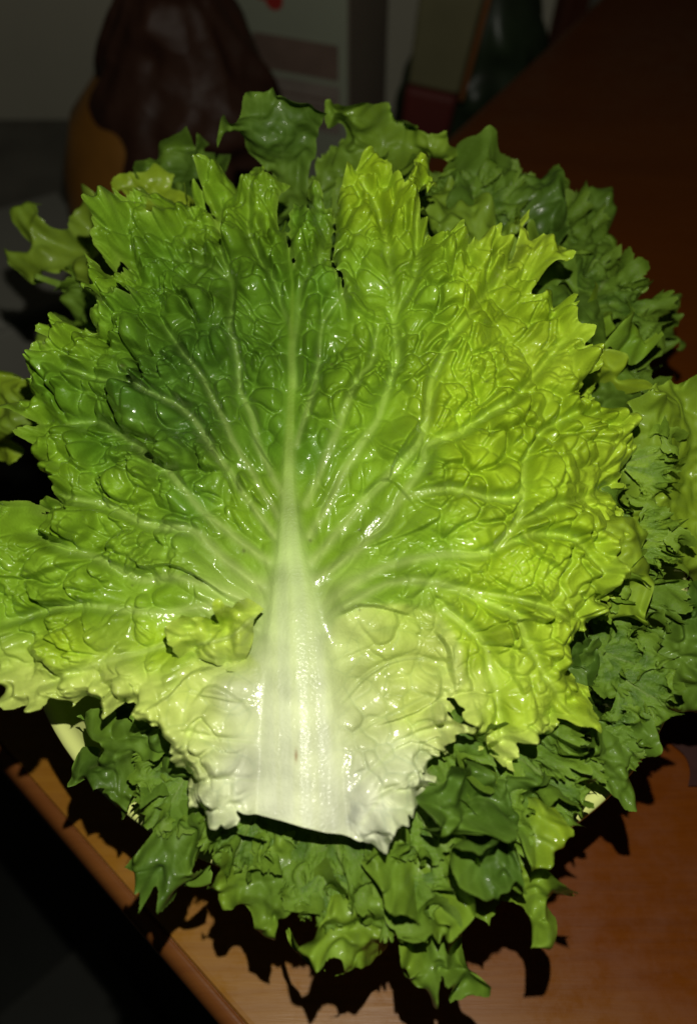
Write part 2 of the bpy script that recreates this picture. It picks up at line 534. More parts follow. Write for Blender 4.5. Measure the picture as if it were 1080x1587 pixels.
# ------------------------------------------------------------------ the big front leaf
BLADE = [(32, 647), (34, 624), (49, 610), (49, 601), (65, 596), (70, 584), (87, 573), (81, 558), (97, 551), (101, 560), (112, 545), (98, 534), (78, 527), (84, 511),
         (105, 502), (120, 514), (164, 518), (160, 505), (175, 489), (180, 484), (179, 480), (189, 471), (215, 473), (221, 467), (198, 465), (162, 474), (150, 465), (154, 458), (145, 454),
         (159, 420), (171, 430), (200, 431), (202, 413), (189, 403), (180, 422), (167, 395), (175, 373), (189, 341), (200, 352), (197, 325), (211, 331), (224, 315),
         (236, 316), (238, 344), (251, 346), (246, 326), (232, 314), (227, 308), (240, 301), (258, 292), (272, 293), (276, 283), (289, 281), (284, 302), (290, 315), (299, 292), (307, 286), (315, 310), (336, 341),
         (326, 318), (314, 290), (311, 269), (320, 261), (336, 258), (356, 263), (358, 279), (367, 288), (380, 283), (381, 272), (390, 274), (391, 261), (395, 257), (411, 271), (413, 284), (424, 283),
         (425, 274), (433, 287), (452, 288), (434, 305), (427, 326), (428, 343), (439, 333), (444, 338), (440, 354), (447, 383), (457, 412), (450, 370), (450, 340), (458, 307), (469, 326), (478, 338), (485, 331), (482, 305), (476, 287), (490, 285), (500, 300),
         (503, 320), (516, 323), (514, 364), (513, 408), (524, 440), (538, 474), (531, 447), (518, 405), (519, 364), (521, 344), (525, 326), (526, 308), (537, 284), (550, 284), (560, 272), (573, 267), (586, 272), (596, 289), (605, 302), (617, 313), (616, 330),
         (627, 305), (635, 289), (635, 274), (653, 271), (671, 287), (655, 298), (673, 302), (653, 315), (639, 326), (633, 339), (640, 351), (648, 372), (661, 380), (669, 384), (692, 393), (714, 408), (732, 395), (747, 385), (784, 406), (794, 400),
         (798, 380), (798, 367), (784, 360), (797, 349), (810, 340), (804, 359), (812, 369), (814, 382), (828, 383), (833, 388), (852, 386), (843, 398), (856, 403), (861, 432), (846, 431), (833, 433), (817, 447), (814, 460), (820, 468), (833, 465),
         (836, 456), (848, 453), (859, 475), (869, 473), (871, 486), (877, 486), (874, 512), (890, 524), (899, 536), (890, 546), (910, 560), (902, 571), (912, 579), (896, 593), (894, 604), (884, 626), (911, 603), (916, 595), (933, 613), (951, 626), (942, 644),
         (948, 650), (962, 660), (953, 675), (998, 677), (982, 684), (1003, 691), (1011, 695), (1013, 711), (992, 713), (974, 715), (980, 726), (977, 736), (983, 750), (974, 746), (966, 750), (972, 762), (982, 781), (986, 797), (978, 808), (972, 834), (958, 832), (962, 842),
         (952, 855), (941, 860), (939, 871), (933, 883), (952, 887), (950, 897), (937, 899), (939, 905), (927, 913), (964, 924), (927, 928), (925, 932), (962, 938), (954, 946), (935, 954), (931, 946), (925, 966), (917, 962), (918, 975), (905, 977), (897, 987), (890, 1025),
         (901, 1046), (909, 1061), (922, 1066), (919, 1084), (915, 1100), (897, 1123), (888, 1106), (886, 1118), (861, 1112), (862, 1134), (852, 1130), (862, 1143), (841, 1145), (834, 1157), (813, 1141), (797, 1148), (801, 1167), (796, 1178), (794, 1194), (771, 1178), (759, 1167), (743, 1165),
         (748, 1153), (730, 1134), (735, 1121), (720, 1113), (709, 1105), (717, 1095), (707, 1090), (703, 1081), (687, 1084), (700, 1094), (687, 1099), (706, 1114), (729, 1121), (713, 1129), (700, 1133), (682, 1151), (694, 1165), (680, 1161), (677, 1174), (664, 1184), (661, 1195),
         (649, 1192), (674, 1200), (663, 1216), (672, 1231), (681, 1240), (664, 1244), (636, 1239), (623, 1241), (610, 1257), (599, 1280), (594, 1304), (576, 1304), (558, 1301), (529, 1289), (506, 1286), (480, 1279),
         (450, 1271), (418, 1263), (381, 1256), (366, 1247), (376, 1263), (371, 1272), (356, 1272), (353, 1261), (346, 1270), (330, 1264), (317, 1272), (314, 1255), (297, 1269), (296, 1237), (288, 1229), (278, 1211),
         (274, 1195), (280, 1162), (270, 1144), (254, 1120), (226, 1110), (225, 1102),
         (207, 1088), (192, 1088), (176, 1108), (166, 1086), (170, 1070), (161, 1084), (130, 1078), (115, 1095), (112, 1083), (88, 1080), (85, 1093), (78, 1095), (65, 1091), (36, 1092), (34, 1083), (23, 1072), (23, 1057), (10, 1031), (0, 1025),
         (-12, 1005), (-22, 950), (-16, 870), (2, 833), (14, 833), (17, 813), (23, 798), (42, 787), (55, 778), (59, 795), (64, 791), (65, 774), (84, 770), (85, 783), (91, 777), (98, 782), (97, 767), (104, 752), (96, 740), (83, 729), (82, 720), (58, 712), (60, 702), (58, 691),
         (44, 682), (49, 669), (64, 664), (62, 655), (42, 645)]
RWING = [(520, 960), (560, 940), (620, 936), (680, 950), (712, 1000), (716, 1060), (703, 1080), (687, 1084), (700, 1094), (687, 1099), (706, 1114), (729, 1121), (713, 1129), (700, 1133), (682, 1151), (694, 1165), (680, 1161), (677, 1174), (664, 1184), (661, 1195),
         (649, 1192), (674, 1200), (663, 1216), (672, 1231), (681, 1240), (664, 1244), (636, 1239), (623, 1241), (610, 1257), (599, 1280), (594, 1304), (570, 1303), (540, 1290), (520, 1200), (505, 1100), (500, 1000)]
LWING = [(286, 1058), (278, 1043), (300, 1020), (340, 1030), (380, 1010), (405, 1030), (410, 1120), (408, 1200), (400, 1262), (381, 1256), (366, 1247), (376, 1263), (371, 1272), (356, 1272), (353, 1261), (346, 1270), (330, 1264), (317, 1272), (314, 1255), (297, 1269), (296, 1237), (288, 1229), (278, 1211),
         (274, 1195), (280, 1162), (270, 1144), (254, 1120), (226, 1110), (225, 1102), (236, 1094)]
FLAP = [(352, 928), (368, 942), (389, 927), (411, 944), (398, 960), (390, 1002), (372, 1035), (359, 1041), (336, 1032), (298, 1023), (290, 1052), (273, 1036), (276, 1002), (262, 979), (285, 958), (317, 956), (336, 968), (343, 942)]

MIDRIB = [(470, 1330), (466, 1200), (462, 1100), (458, 950), (450, 850), (447, 760), (449, 680), (452, 600), (452, 500), (454, 440), (448, 400)]
VEINS = [([(440, 770), (405, 700), (385, 640), (370, 590), (362, 520), (360, 440), (345, 420), (300, 395), (245, 390)], 6, 3),
         ([(430, 800), (395, 740), (340, 640), (310, 580), (290, 550), (250, 500)], 5, 3),
         ([(425, 830), (380, 770), (345, 715), (300, 650), (260, 620), (200, 600), (120, 580)], 6, 3),
         ([(415, 870), (360, 830), (310, 790), (270, 740), (210, 690), (150, 650), (90, 660)], 8, 3),
         ([(405, 910), (350, 870), (300, 825), (240, 815), (180, 790), (110, 770)], 9, 4),
         ([(400, 940), (330, 910), (270, 895), (210, 895), (140, 860), (60, 830)], 9, 4),
         ([(395, 955), (330, 940), (260, 950), (190, 945), (110, 940), (20, 960)], 9, 4),
         ([(395, 975), (300, 985), (220, 1010), (150, 1030), (70, 1060)], 6, 3),
         ([(455, 600), (455, 520), (470, 450), (490, 410), (500, 360), (492, 300)], 5, 3),
         ([(452, 520), (430, 440), (405, 400), (380, 340), (390, 280)], 4, 2),
         ([(360, 440), (340, 370), (335, 290)], 4, 2),
         ([(460, 690), (480, 620), (490, 560), (500, 500), (530, 465)], 5, 3),
         ([(475, 780), (510, 700), (545, 610), (570, 560), (585, 510)], 7, 4),
         ([(480, 830), (540, 720), (590, 640), (612, 560), (612, 490), (600, 420), (590, 350), (560, 300)], 7, 3),
         ([(612, 490), (640, 430), (640, 350), (650, 290)], 4, 3),
         ([(485, 870), (560, 780), (620, 720), (655, 670), (665, 600), (690, 540), (740, 470), (790, 400), (800, 350)], 8, 3),
         ([(490, 900), (560, 845), (610, 790), (650, 720), (660, 690), (740, 655), (800, 610), (870, 530)], 8, 3),
         ([(620, 775), (680, 762), (740, 775), (790, 770), (815, 700), (870, 650), (930, 640)], 5, 3),
         ([(500, 940), (580, 885), (680, 862), (745, 858), (785, 815), (800, 750)], 9, 4),
         ([(745, 858), (830, 830), (890, 850), (930, 890)], 5, 3), ([(785, 815), (850, 790), (930, 760), (970, 740)], 4, 2),
         ([(510, 955), (600, 905), (700, 910), (790, 960), (840, 1040), (880, 1100)], 7, 3),
         ([(690, 945), (750, 1000), (770, 1080), (785, 1150)], 5, 3), ([(700, 910), (800, 930), (880, 960)], 4, 2)]
CREASES = [([(706, 1085), (698, 1035), (690, 1000), (672, 975)], (1, -.3), .0042, 24), ([(650, 958), (600, 944), (560, 938), (522, 955)], (0, -1), .0030, 24), ([(226, 1102), (268, 1076), (300, 1042), (335, 1034)], (1, 1), .0035, 22),
           ([(531, 445), (538, 475), (560, 492), (600, 500)], (.5, -1), .0035, 18), ([(256, 552), (264, 600), (295, 630), (328, 630)], (1, -1), .0035, 26),
           ([(178, 552), (215, 549), (252, 556)], (0, -1), .0045, 26), ([(360, 610), (400, 690), (440, 745)], (-1, .5), .0015, 16), ([(186, 892), (213, 872), (234, 840), (246, 836)], (-.5, -1), .0035, 30),
           ([(205, 862), (225, 880), (262, 876), (302, 892), (352, 925)], (.3, -1), .0045, 26), 
           ([(662, 645), (632, 680), (610, 720), (600, 750)], (-1, -.5), .003, 18), ([(705, 528), (655, 575), (605, 620)], (1, -.6), .003, 22), ([(790, 825), (815, 860), (860, 890)], (1, -1), .004, 26),
           ([(720, 915), (765, 962), (812, 958), (870, 965)], (0, -1), .0035, 26), ([(45, 609), (100, 616), (155, 600)], (0, -1), .004, 24), ([(205, 690), (222, 740), (268, 746)], (1, -1), .0035, 26),
           ([(-10, 885), (50, 897), (110, 880), (165, 862)], (0, -1), .0035, 22), ([(45, 922), (100, 936), (130, 930)], (0, -1), .003, 18), ([(785, 525), (830, 506), (860, 500)], (.3, 1), .003, 24),
           ([(878, 608), (925, 655), (948, 700)], (1, .3), .003, 18), ([(600, 440), (640, 425), (700, 440)], (0, -1), .003, 22), ([(740, 815), (752, 850), (765, 860)], (1, 0), .002, 14),
           ([(120, 660), (170, 690), (240, 670)], (0, -1), .003, 24), ([(300, 720), (330, 700), (352, 740), (372, 790)], (-1, .4), .003, 22), ([(555, 770), (600, 745), (650, 800)], (0, -1), .0015, 16),
           ([(785, 990), (790, 1040), (805, 1075)], (1, 0), .003, 18), ([(860, 960), (885, 1000), (870, 1040)], (-1, 0), .002, 16), ([(335, 345), (345, 370), (342, 390)], (1, -.2), .0025, 18),
           ([(245, 350), (265, 400), (262, 460)], (1, 0), .002, 18), ([(90, 800), (150, 790), (200, 810)], (0, 1), .002, 18), ([(560, 850), (640, 825), (690, 800)], (0, -1), .002, 18)]

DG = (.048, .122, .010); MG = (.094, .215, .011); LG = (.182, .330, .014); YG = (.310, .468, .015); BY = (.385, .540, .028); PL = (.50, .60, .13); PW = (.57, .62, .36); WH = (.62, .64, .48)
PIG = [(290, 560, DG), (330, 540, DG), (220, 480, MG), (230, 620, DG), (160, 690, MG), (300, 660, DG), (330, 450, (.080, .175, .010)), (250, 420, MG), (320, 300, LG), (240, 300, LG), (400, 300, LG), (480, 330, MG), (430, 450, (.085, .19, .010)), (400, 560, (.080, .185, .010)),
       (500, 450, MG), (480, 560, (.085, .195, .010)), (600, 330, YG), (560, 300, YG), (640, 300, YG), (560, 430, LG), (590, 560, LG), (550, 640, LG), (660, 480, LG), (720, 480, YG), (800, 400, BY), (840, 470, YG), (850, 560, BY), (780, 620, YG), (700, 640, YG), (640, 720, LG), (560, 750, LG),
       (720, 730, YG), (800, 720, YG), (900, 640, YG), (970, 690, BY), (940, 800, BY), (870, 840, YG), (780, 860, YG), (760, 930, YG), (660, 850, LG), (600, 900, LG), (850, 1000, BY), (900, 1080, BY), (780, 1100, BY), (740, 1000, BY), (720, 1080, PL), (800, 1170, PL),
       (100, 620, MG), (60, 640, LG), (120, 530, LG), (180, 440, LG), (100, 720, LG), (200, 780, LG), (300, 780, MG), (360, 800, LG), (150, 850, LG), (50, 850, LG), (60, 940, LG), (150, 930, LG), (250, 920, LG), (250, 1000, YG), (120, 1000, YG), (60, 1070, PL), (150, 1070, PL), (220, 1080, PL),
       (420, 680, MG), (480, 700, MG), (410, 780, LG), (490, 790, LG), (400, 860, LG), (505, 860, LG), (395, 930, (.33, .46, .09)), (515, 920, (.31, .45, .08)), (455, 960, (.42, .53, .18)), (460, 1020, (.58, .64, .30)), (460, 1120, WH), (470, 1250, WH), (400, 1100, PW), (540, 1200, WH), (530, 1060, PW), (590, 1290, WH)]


def hero_surface(x, y):
    return .143 + .33 * (y + .027) - 1.5 * (x + .015) ** 2 - .55 * (y - .02) ** 2


def cell_seeds(g, size, T, D, seed, asp_fn, size_fn, jitter=.38):
    r = np.random.default_rng(seed)
    x0, y0 = g.poly.min(0) - size; x1, y1 = g.poly.max(0) + size
    out = []
    for row, y in enumerate(np.arange(y0, y1, size * .9)):
        for x in np.arange(x0 + (row % 2) * size * .5, x1, size):
            xx = x + r.uniform(-jitter, jitter) * size; yy = y + r.uniform(-jitter, jitter) * size
            i = int(np.clip((xx - g.x0) / g.step, 0, g.X.shape[1] - 1)); j = int(np.clip((yy - g.y0) / g.step, 0, g.X.shape[0] - 1))
            a = asp_fn(xx, yy)
            if a > 1.5 and r.random() > 1.4 / a: continue
            out.append((xx, yy, size * size_fn(xx, yy) * r.uniform(.75, 1.35), T[j, i], a))
    return out


def dome(F1, F2, sharp):
    t = np.clip((F2 - F1) * sharp, 0, 1)
    return t * (2 - t)


def crease_field(g, creases):
    h = np.zeros(g.X.shape)
    for pts, up, A, L in creases:
        p = smooth_line(pts, 5); n = len(p) - 1
        best = np.full(g.X.shape, 1e6); val = np.zeros(g.X.shape)
        for k in range(n):
            r = seg_stamp(g.X, g.Y, g.step, g.x0, g.y0, p[k], p[k + 1], L * 3.2)
            if not r: continue
            s, d, t, side = r
            dx, dy = p[k + 1] - p[k]
            sg = np.sign(side) * np.sign(dx * up[1] - dy * up[0])
            u = (k + t) / n
            fade = np.clip(np.minimum(u, 1 - u) * 5, 0, 1)
            v = np.where(sg > 0, A * np.exp(-(d / L) ** 1.5), -A * .3 * np.exp(-d / (L * .3))) * fade
            m = d < best[s]
            best[s] = np.where(m, d, best[s]); val[s] = np.where(m, v, val[s])
        h += val
    return h


def build_leaf_sheet(name, poly, step, seed, surf, zoff, pig, veins, creases, amp, parent, mat, wing=False, midrib=False, fold=1.0, lean=True, teeth=(4.2, 8)):
    P0 = toothed(poly, teeth[0], teeth[1], seed, smooth=True, calm=lambda x, y: 360 < x < 600 and y > 955)
    g = Grid(P0, step)
    X, Y, q = g.cut()
    E = g.E
    rb = np.hypot(X - 458, Y - 930)
    vs, vd, vt = g.veins(veins, ws=1.1, wa=np.clip(rb / 160, .5, 2.6))
    # direction away from the leaf base where no vein is near
    base = np.arctan2(Y - 1000, X - 458)
    T = np.where(vd < 55, vt, base)
    ms = np.zeros(X.shape); md = np.full(X.shape, 400.)
    hw = np.interp(Y, [430, 500, 650, 750, 850, 950, 1100, 1300], [2.5, 4, 7, 11, 22, 46, 68, 92])
    mx = np.interp(Y, [p[1] for p in MIDRIB[::-1]], [p[0] for p in MIDRIB[::-1]])
    u = (X - mx) / hw
    rib = np.exp(-np.abs(u) ** 3.0) * np.clip((Y - 405) / 60, 0, 1)
    near_rib = np.clip((np.abs(X - mx) - hw * .8) / (hw * .5 + 18), 0, 1)
    wm = np.zeros(X.shape) if wing else np.clip(poly_mask(g, RWING, 10) + poly_mask(g, LWING, 10), 0, 1)
    # how strongly blistered
    if wing:
        A = np.full(X.shape, .55)
    else:
        A = rbf(X, Y, [(x, y, (v, 0, 0)) for x, y, v in amp])[..., 0]
        A = A * (1 - wm) + .40 * wm
    asp = lambda x, y: float(np.clip(1.9 - np.hypot(x - 458, y - 900) / 280, 1.0, 1.6)) if not wing else 1.5
    sf = lambda x, y: float(np.clip(.62 + np.hypot(x - 458, y - 900) / 900, .6, 1.15) * (1.0 + .45 * min(1, max(0, (x - 560) / 160)))) if not wing else .85
    s1 = cell_seeds(g, 36, T, vd, seed + 1, asp, sf)
    f1, f2, b1 = g.cells(s1, 36, (.15, 1.4))
    s2 = cell_seeds(g, 20, T, vd, seed + 2, lambda x, y: min(asp(x, y), 1.7), sf)
    g1, g2, b2 = g.cells(s2, 20, (-.5, 1.1))
    s0 = cell_seeds(g, 62, T, vd, seed + 3, lambda x, y: min(asp(x, y), 1.4), sf)
    e1, e2, b0 = g.cells(s0, 62, (.2, 1.3))
    vm = 1 - np.exp(-(vd / 7) ** 2)
    m0 = np.clip(.5 + 1.1 * noise2(X, Y, 120, seed + 31), 0, 1)
    m1 = np.clip(.75 - .6 * (m0 - .5) + .5 * noise2(X, Y, 80, seed + 32), .25, 1.25)
    m2 = np.clip(.6 + .8 * noise2(X, Y, 70, seed + 33), .05, 1.2)
    bub = (blur(b1, 1) * m1 + blur(b0, 1) * m0 * 1.15) * (.35 + .65 * vm)
    A = A * np.clip((rb - 40) / 260, .22, 1)
    patch = 1.0
    h = (.0084 * bub + .0039 * b2 * m2 * (.45 + .55 * vm) * np.clip(1.15 - (X - 500) / 600, .5, 1.1)) * A * near_rib
    # long folds running with the ribs near the base
    along = np.abs(np.sin(np.arctan2(Y - 1010, X - 458) * 19 + 1.2 * noise2(X, Y, 60, seed + 41)))
    h += .0016 * along * np.clip(1 - np.abs(rb - 170) / 170, 0, 1) * near_rib * (1 - wm) * np.clip((985 - Y) / 50, 0, 1)
    h += .0042 * (np.abs(np.sin(np.arctan2(Y - 1010, X - 458) * 9 + 1.6 * noise2(X, Y, 140, seed + 42))) - .5) * np.clip((rb - 120) / 200, 0, 1) * near_rib * (1 - wm) * np.clip((960 - Y) / 80, 0, 1)
    # blade swells between the main veins, sinks along them
    h += .0032 * (1 - np.exp(-vd / 26)) * near_rib * (.3 + .7 * A) + vs * near_rib * (.0030 * np.clip(1.1 - rb / 380, 0, 1) - .0006)
    # broad waves
    h += fold * near_rib * (  .0055 * noise2(X, Y, 150, seed + 11) + .0020 * noise2(X, Y, 62, seed + 12))
    # frilled rim
    w = np.exp(-E / 26) * near_rib
    h += fold * w * (.0085 * noise2(X, Y, 46, seed + 13) + .0048 * noise2(X, Y, 20, seed + 14))
    h -= .0022 * np.exp(-E / 9) * near_rib
    h = blur(h, 1)
    if creases:
        h += blur(crease_field(g, creases), 2) * near_rib
    # midrib: broad, gently convex with long fibres
    if not wing:
        h += rib * hw * (.000042 * (1 - .3 * u * u) + .000002 * np.cos(u * 9.5 + .6 * noise2(X, Y, 120, 17))) + (.00008 * noise2(u * 46, Y * .02, 16, 91) + .00004 * noise2(X, Y * .1, 6, 92)) * rib * np.clip(hw / 40, 0, 1)
    P = hit_surface(X, Y, lambda x, y: surf(x, y) + zoff, .14)
    nrm = normals(P)
    nrm = nrm * .35 - FW * .65          # blisters puff out towards the open side
    nrm /= np.linalg.norm(nrm, axis=-1, keepdims=True)
    hz = h[..., None]
    if lean:
        lx = np.where(X < 458, -.45, .22)[..., None]; ly = -.55
        P = P + nrm * hz + (RT * lx + UP * ly) * (.0056 * (bub * patch * A * near_rib))[..., None] * .12
    else:
        P = P + nrm * hz
    # pigment
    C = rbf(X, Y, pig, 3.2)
    if not wing: C = C * (1 - wm[..., None]) + rbf(X, Y, WPIG, 3.2) * wm[..., None]
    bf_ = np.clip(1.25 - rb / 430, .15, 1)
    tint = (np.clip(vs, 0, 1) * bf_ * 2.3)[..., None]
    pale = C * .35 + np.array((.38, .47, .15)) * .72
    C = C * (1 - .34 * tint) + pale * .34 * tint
    wq = (wm if not wing else np.ones(X.shape))[..., None]
    line = np.exp(-((f2 - f1) / .06) ** 2)[..., None] * (.13 + .32 * wq)
    pale2 = (C * .55 + np.array((.22, .36, .06)) * .6) * (1 - wq) + C * np.array((.68, .75, .78)) * wq
    C = C * (1 - line) + pale2 * line
    if not wing:
        rc = np.clip(np.exp(-np.abs(u) ** 2.4) * np.clip((Y - 405) / 60, 0, 1) * 1.1, 0, 1)[..., None] * np.clip((Y - 480) / 300, 0.35, 1)[..., None]
        ribc = np.stack([np.interp(Y, [400, 650, 800, 950, 1100, 1300], v) for v in ([.20, .25, .33, .46, .57, .61], [.34, .39, .46, .55, .62, .64], [.025, .05, .12, .25, .39, .46])], -1)
        C = C * (1 - rc) + ribc * rc
        bd = (rib * (.5 + .5 * np.cos(u * 9.5 + .6 * noise2(X, Y, 120, 17))) * np.clip((Y - 700) / 200, 0, 1))[..., None]
        C = C * (1 - .08 * (1 - bd) * rib[..., None])
        # narrow yellower fibres in the rib
        fb = (rib * np.clip(noise2(X - mx, Y * .03, 14, 55), 0, 1))[..., None] * .25
        C = C * (1 - fb) + C * np.array((1.0, 1.02, .72)) * fb
    C = C * (1 + .10 * noise2(X, Y, 40, seed + 21, 2))[..., None]
    rs = np.random.default_rng(seed + 77)
    for _ in range(16 if not wing else 0):
        sx_, sy_, sr_ = rs.uniform(120, 930), rs.uniform(330, 1080), rs.uniform(1.6, 3.2)
        sp_ = np.exp(-((X - sx_) ** 2 + (Y - sy_) ** 2) / sr_ ** 2)[..., None] * .7
        C = C * (1 - sp_) + np.array((.07, .075, .02)) * sp_
    spot = np.exp(-((X - 460) / 2.2) ** 2 - ((Y - 1168) / 9) ** 2)[..., None] * .85
    C = C * (1 - spot) + np.array((.22, .10, .02)) * spot
    wet = np.exp(-((X - 548 + (Y - 1255) * .35) / 9) ** 2 - ((Y - 1258) / 22) ** 2)[..., None] * .5 * np.clip(.5 + noise2(X, Y, 9, 77), 0, 1)[..., None]
    C = C * (1 - wet) + np.array((.24, .26, .24)) * wet
    margin = np.exp(-E / 3.5)[..., None] * .35
    C = C * (1 - margin) + (C * .5 + np.array((.36, .44, .10)) * .6) * margin
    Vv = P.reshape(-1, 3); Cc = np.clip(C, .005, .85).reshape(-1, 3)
    if midrib:
        rq = (rib > .5)
        cell = rq[:-1, :-1] & rq[1:, :-1] & rq[:-1, 1:] & rq[1:, 1:] & (Y[:-1, :-1] > 560)
        full_n = normals(P).reshape(-1, 3)
        parts = [(name, q & ~cell), ('midrib', q & cell)]
    else:
        parts = [(name, q)]
    objs = []
    for nm, keep in parts:
        used, Q = grid_mesh(keep)
        V2 = Vv[used]; C2 = Cc[used]
        if nm == 'midrib':
            # closed rib: a rounded back under the face
            n2 = full_n[used]; uu = u.reshape(-1)[used]; hh = hw.reshape(-1)[used]
            th = (hh * .00019) * .55 * np.clip(1 - (np.abs(uu) / .95) ** 2.2, 0, 1) + .0006
            back = V2 - n2 * th[:, None]
            nb = len(V2)
            e = np.concatenate([Q[:, [0, 1]], Q[:, [1, 2]], Q[:, [2, 3]], Q[:, [3, 0]]])
            key = np.sort(e, 1); _, inv, cnt = np.unique(key, axis=0, return_inverse=True, return_counts=True)
            be = e[cnt[inv.ravel()] == 1]
            side = np.stack([be[:, 1], be[:, 0], be[:, 0] + nb, be[:, 1] + nb], 1)
            Q = np.concatenate([Q, Q[:, ::-1] + nb, side]); V2 = np.concatenate([V2, back]); C2 = np.concatenate([C2, C2])
            n2 = np.concatenate([n2, -n2])
        o = link_mesh(nm, V2, Q, M_RIB if nm == 'midrib' else mat, col=C2)
        if midrib:
            nn = n2 if nm == 'midrib' else full_n[used]
            o.data.normals_split_custom_set_from_vertices(nn.astype(np.float32))
        o.parent = parent
        if parent is not None:
            o.matrix_parent_inverse = Matrix.Translation(parent.location).inverted()
        objs.append(o)
    return objs


hero = empty('lettuce_leaf', tuple(at(470, 1285, .235)))
tag(hero, 'large wet yellow-green blistered lettuce leaf with broad white midrib, lying on top facing up', 'lettuce leaf')
AMP = [(290, 560, 1.35), (220, 480, 1.2), (300, 350, .9), (160, 640, .9), (250, 700, 1.1), (330, 740, 1.1), (430, 500, .55), (480, 380, .6), (600, 360, 1.1), (540, 500, .7), (640, 480, .8), (760, 600, .9), (830, 700, .75), (900, 800, .45),
       (720, 760, .7), (600, 800, .6), (760, 920, .75), (800, 1060, .38), (740, 1040, .35), (860, 1080, .35), (350, 430, 1.15), (860, 560, .7), (960, 700, .4), (540, 650, .55), (420, 700, .45), (380, 850, .5), (230, 850, 1.0), (100, 850, 1.0), (120, 950, .8), (150, 1040, .35), (300, 950, .5), (520, 880, .5), (800, 420, .5)]
WPIG = [(540, 1000, (.46, .55, .17)), (560, 1100, (.53, .60, .24)), (600, 1000, (.44, .55, .11)), (640, 960, (.40, .53, .08)), (660, 1020, PL), (640, 1100, PL), (690, 1120, (.56, .63, .2)), (620, 1180, PW), (560, 1250, WH), (660, 1230, PW),
        (250, 1105, PL), (290, 1070, PL), (320, 1100, (.54, .63, .18)), (370, 1080, PW), (300, 1180, (.55, .63, .2)), (350, 1220, PW), (390, 1200, WH), (340, 960, BY), (290, 1000, (.40, .53, .06)), (370, 1000, (.44, .56, .08))]
WV = [([(530, 1090), (580, 1040), (640, 1020), (690, 1030)], 3, 2), ([(535, 1150), (600, 1110), (660, 1080)], 3, 2), ([(545, 1220), (600, 1170), (650, 1140), (700, 1120)], 3, 2), ([(560, 1270), (600, 1220), (670, 1235)], 3, 2),
      ([(395, 1090), (350, 1080), (300, 1070)], 2, 1), ([(400, 1150), (350, 1140), (290, 1130)], 2, 1), ([(400, 1210), (350, 1200), (300, 1215)], 2, 1), ([(400, 955), (360, 985), (300, 1000)], 3, 2)]
RC = [([(580, 1130), (640, 1105), (690, 1075)], (0, -1), .0025, 20), ([(600, 1165), (650, 1150), (690, 1165)], (0, -1), .002, 16), ([(560, 1240), (610, 1215), (650, 1195)], (0, 1), .0025, 18)]
LC = [([(300, 1090), (330, 1060), (370, 1080), (395, 1110)], (0, 1), .002, 20), ([(305, 1210), (325, 1230), (350, 1250)], (1, -1), .003, 20), ([(290, 1160), (300, 1120), (330, 1100)], (-1, -1), .002, 18)]


def wing_surf(xc, slope, dz):
    return lambda x, y: hero_surface(x, y) + dz - slope * np.abs(x - xc)


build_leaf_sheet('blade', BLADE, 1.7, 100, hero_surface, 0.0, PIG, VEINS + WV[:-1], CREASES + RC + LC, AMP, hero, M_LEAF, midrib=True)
build_leaf_sheet('folded_flap', FLAP, 2.0, 400, wing_surf(-.03, .0, .0032), 0.0, WPIG, WV, [([(285, 1010), (320, 1000), (350, 970)], (0, 1), .003, 22)], AMP, hero, M_LEAF, wing=True, lean=False, fold=.9)

# ------------------------------------------------------------------ the leaves heaped in the bowl
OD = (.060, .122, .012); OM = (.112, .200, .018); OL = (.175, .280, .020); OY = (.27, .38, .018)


def z_depth(px, py, z):
    q = ray(px, py)
    return (z - CAM[2]) / q[2]


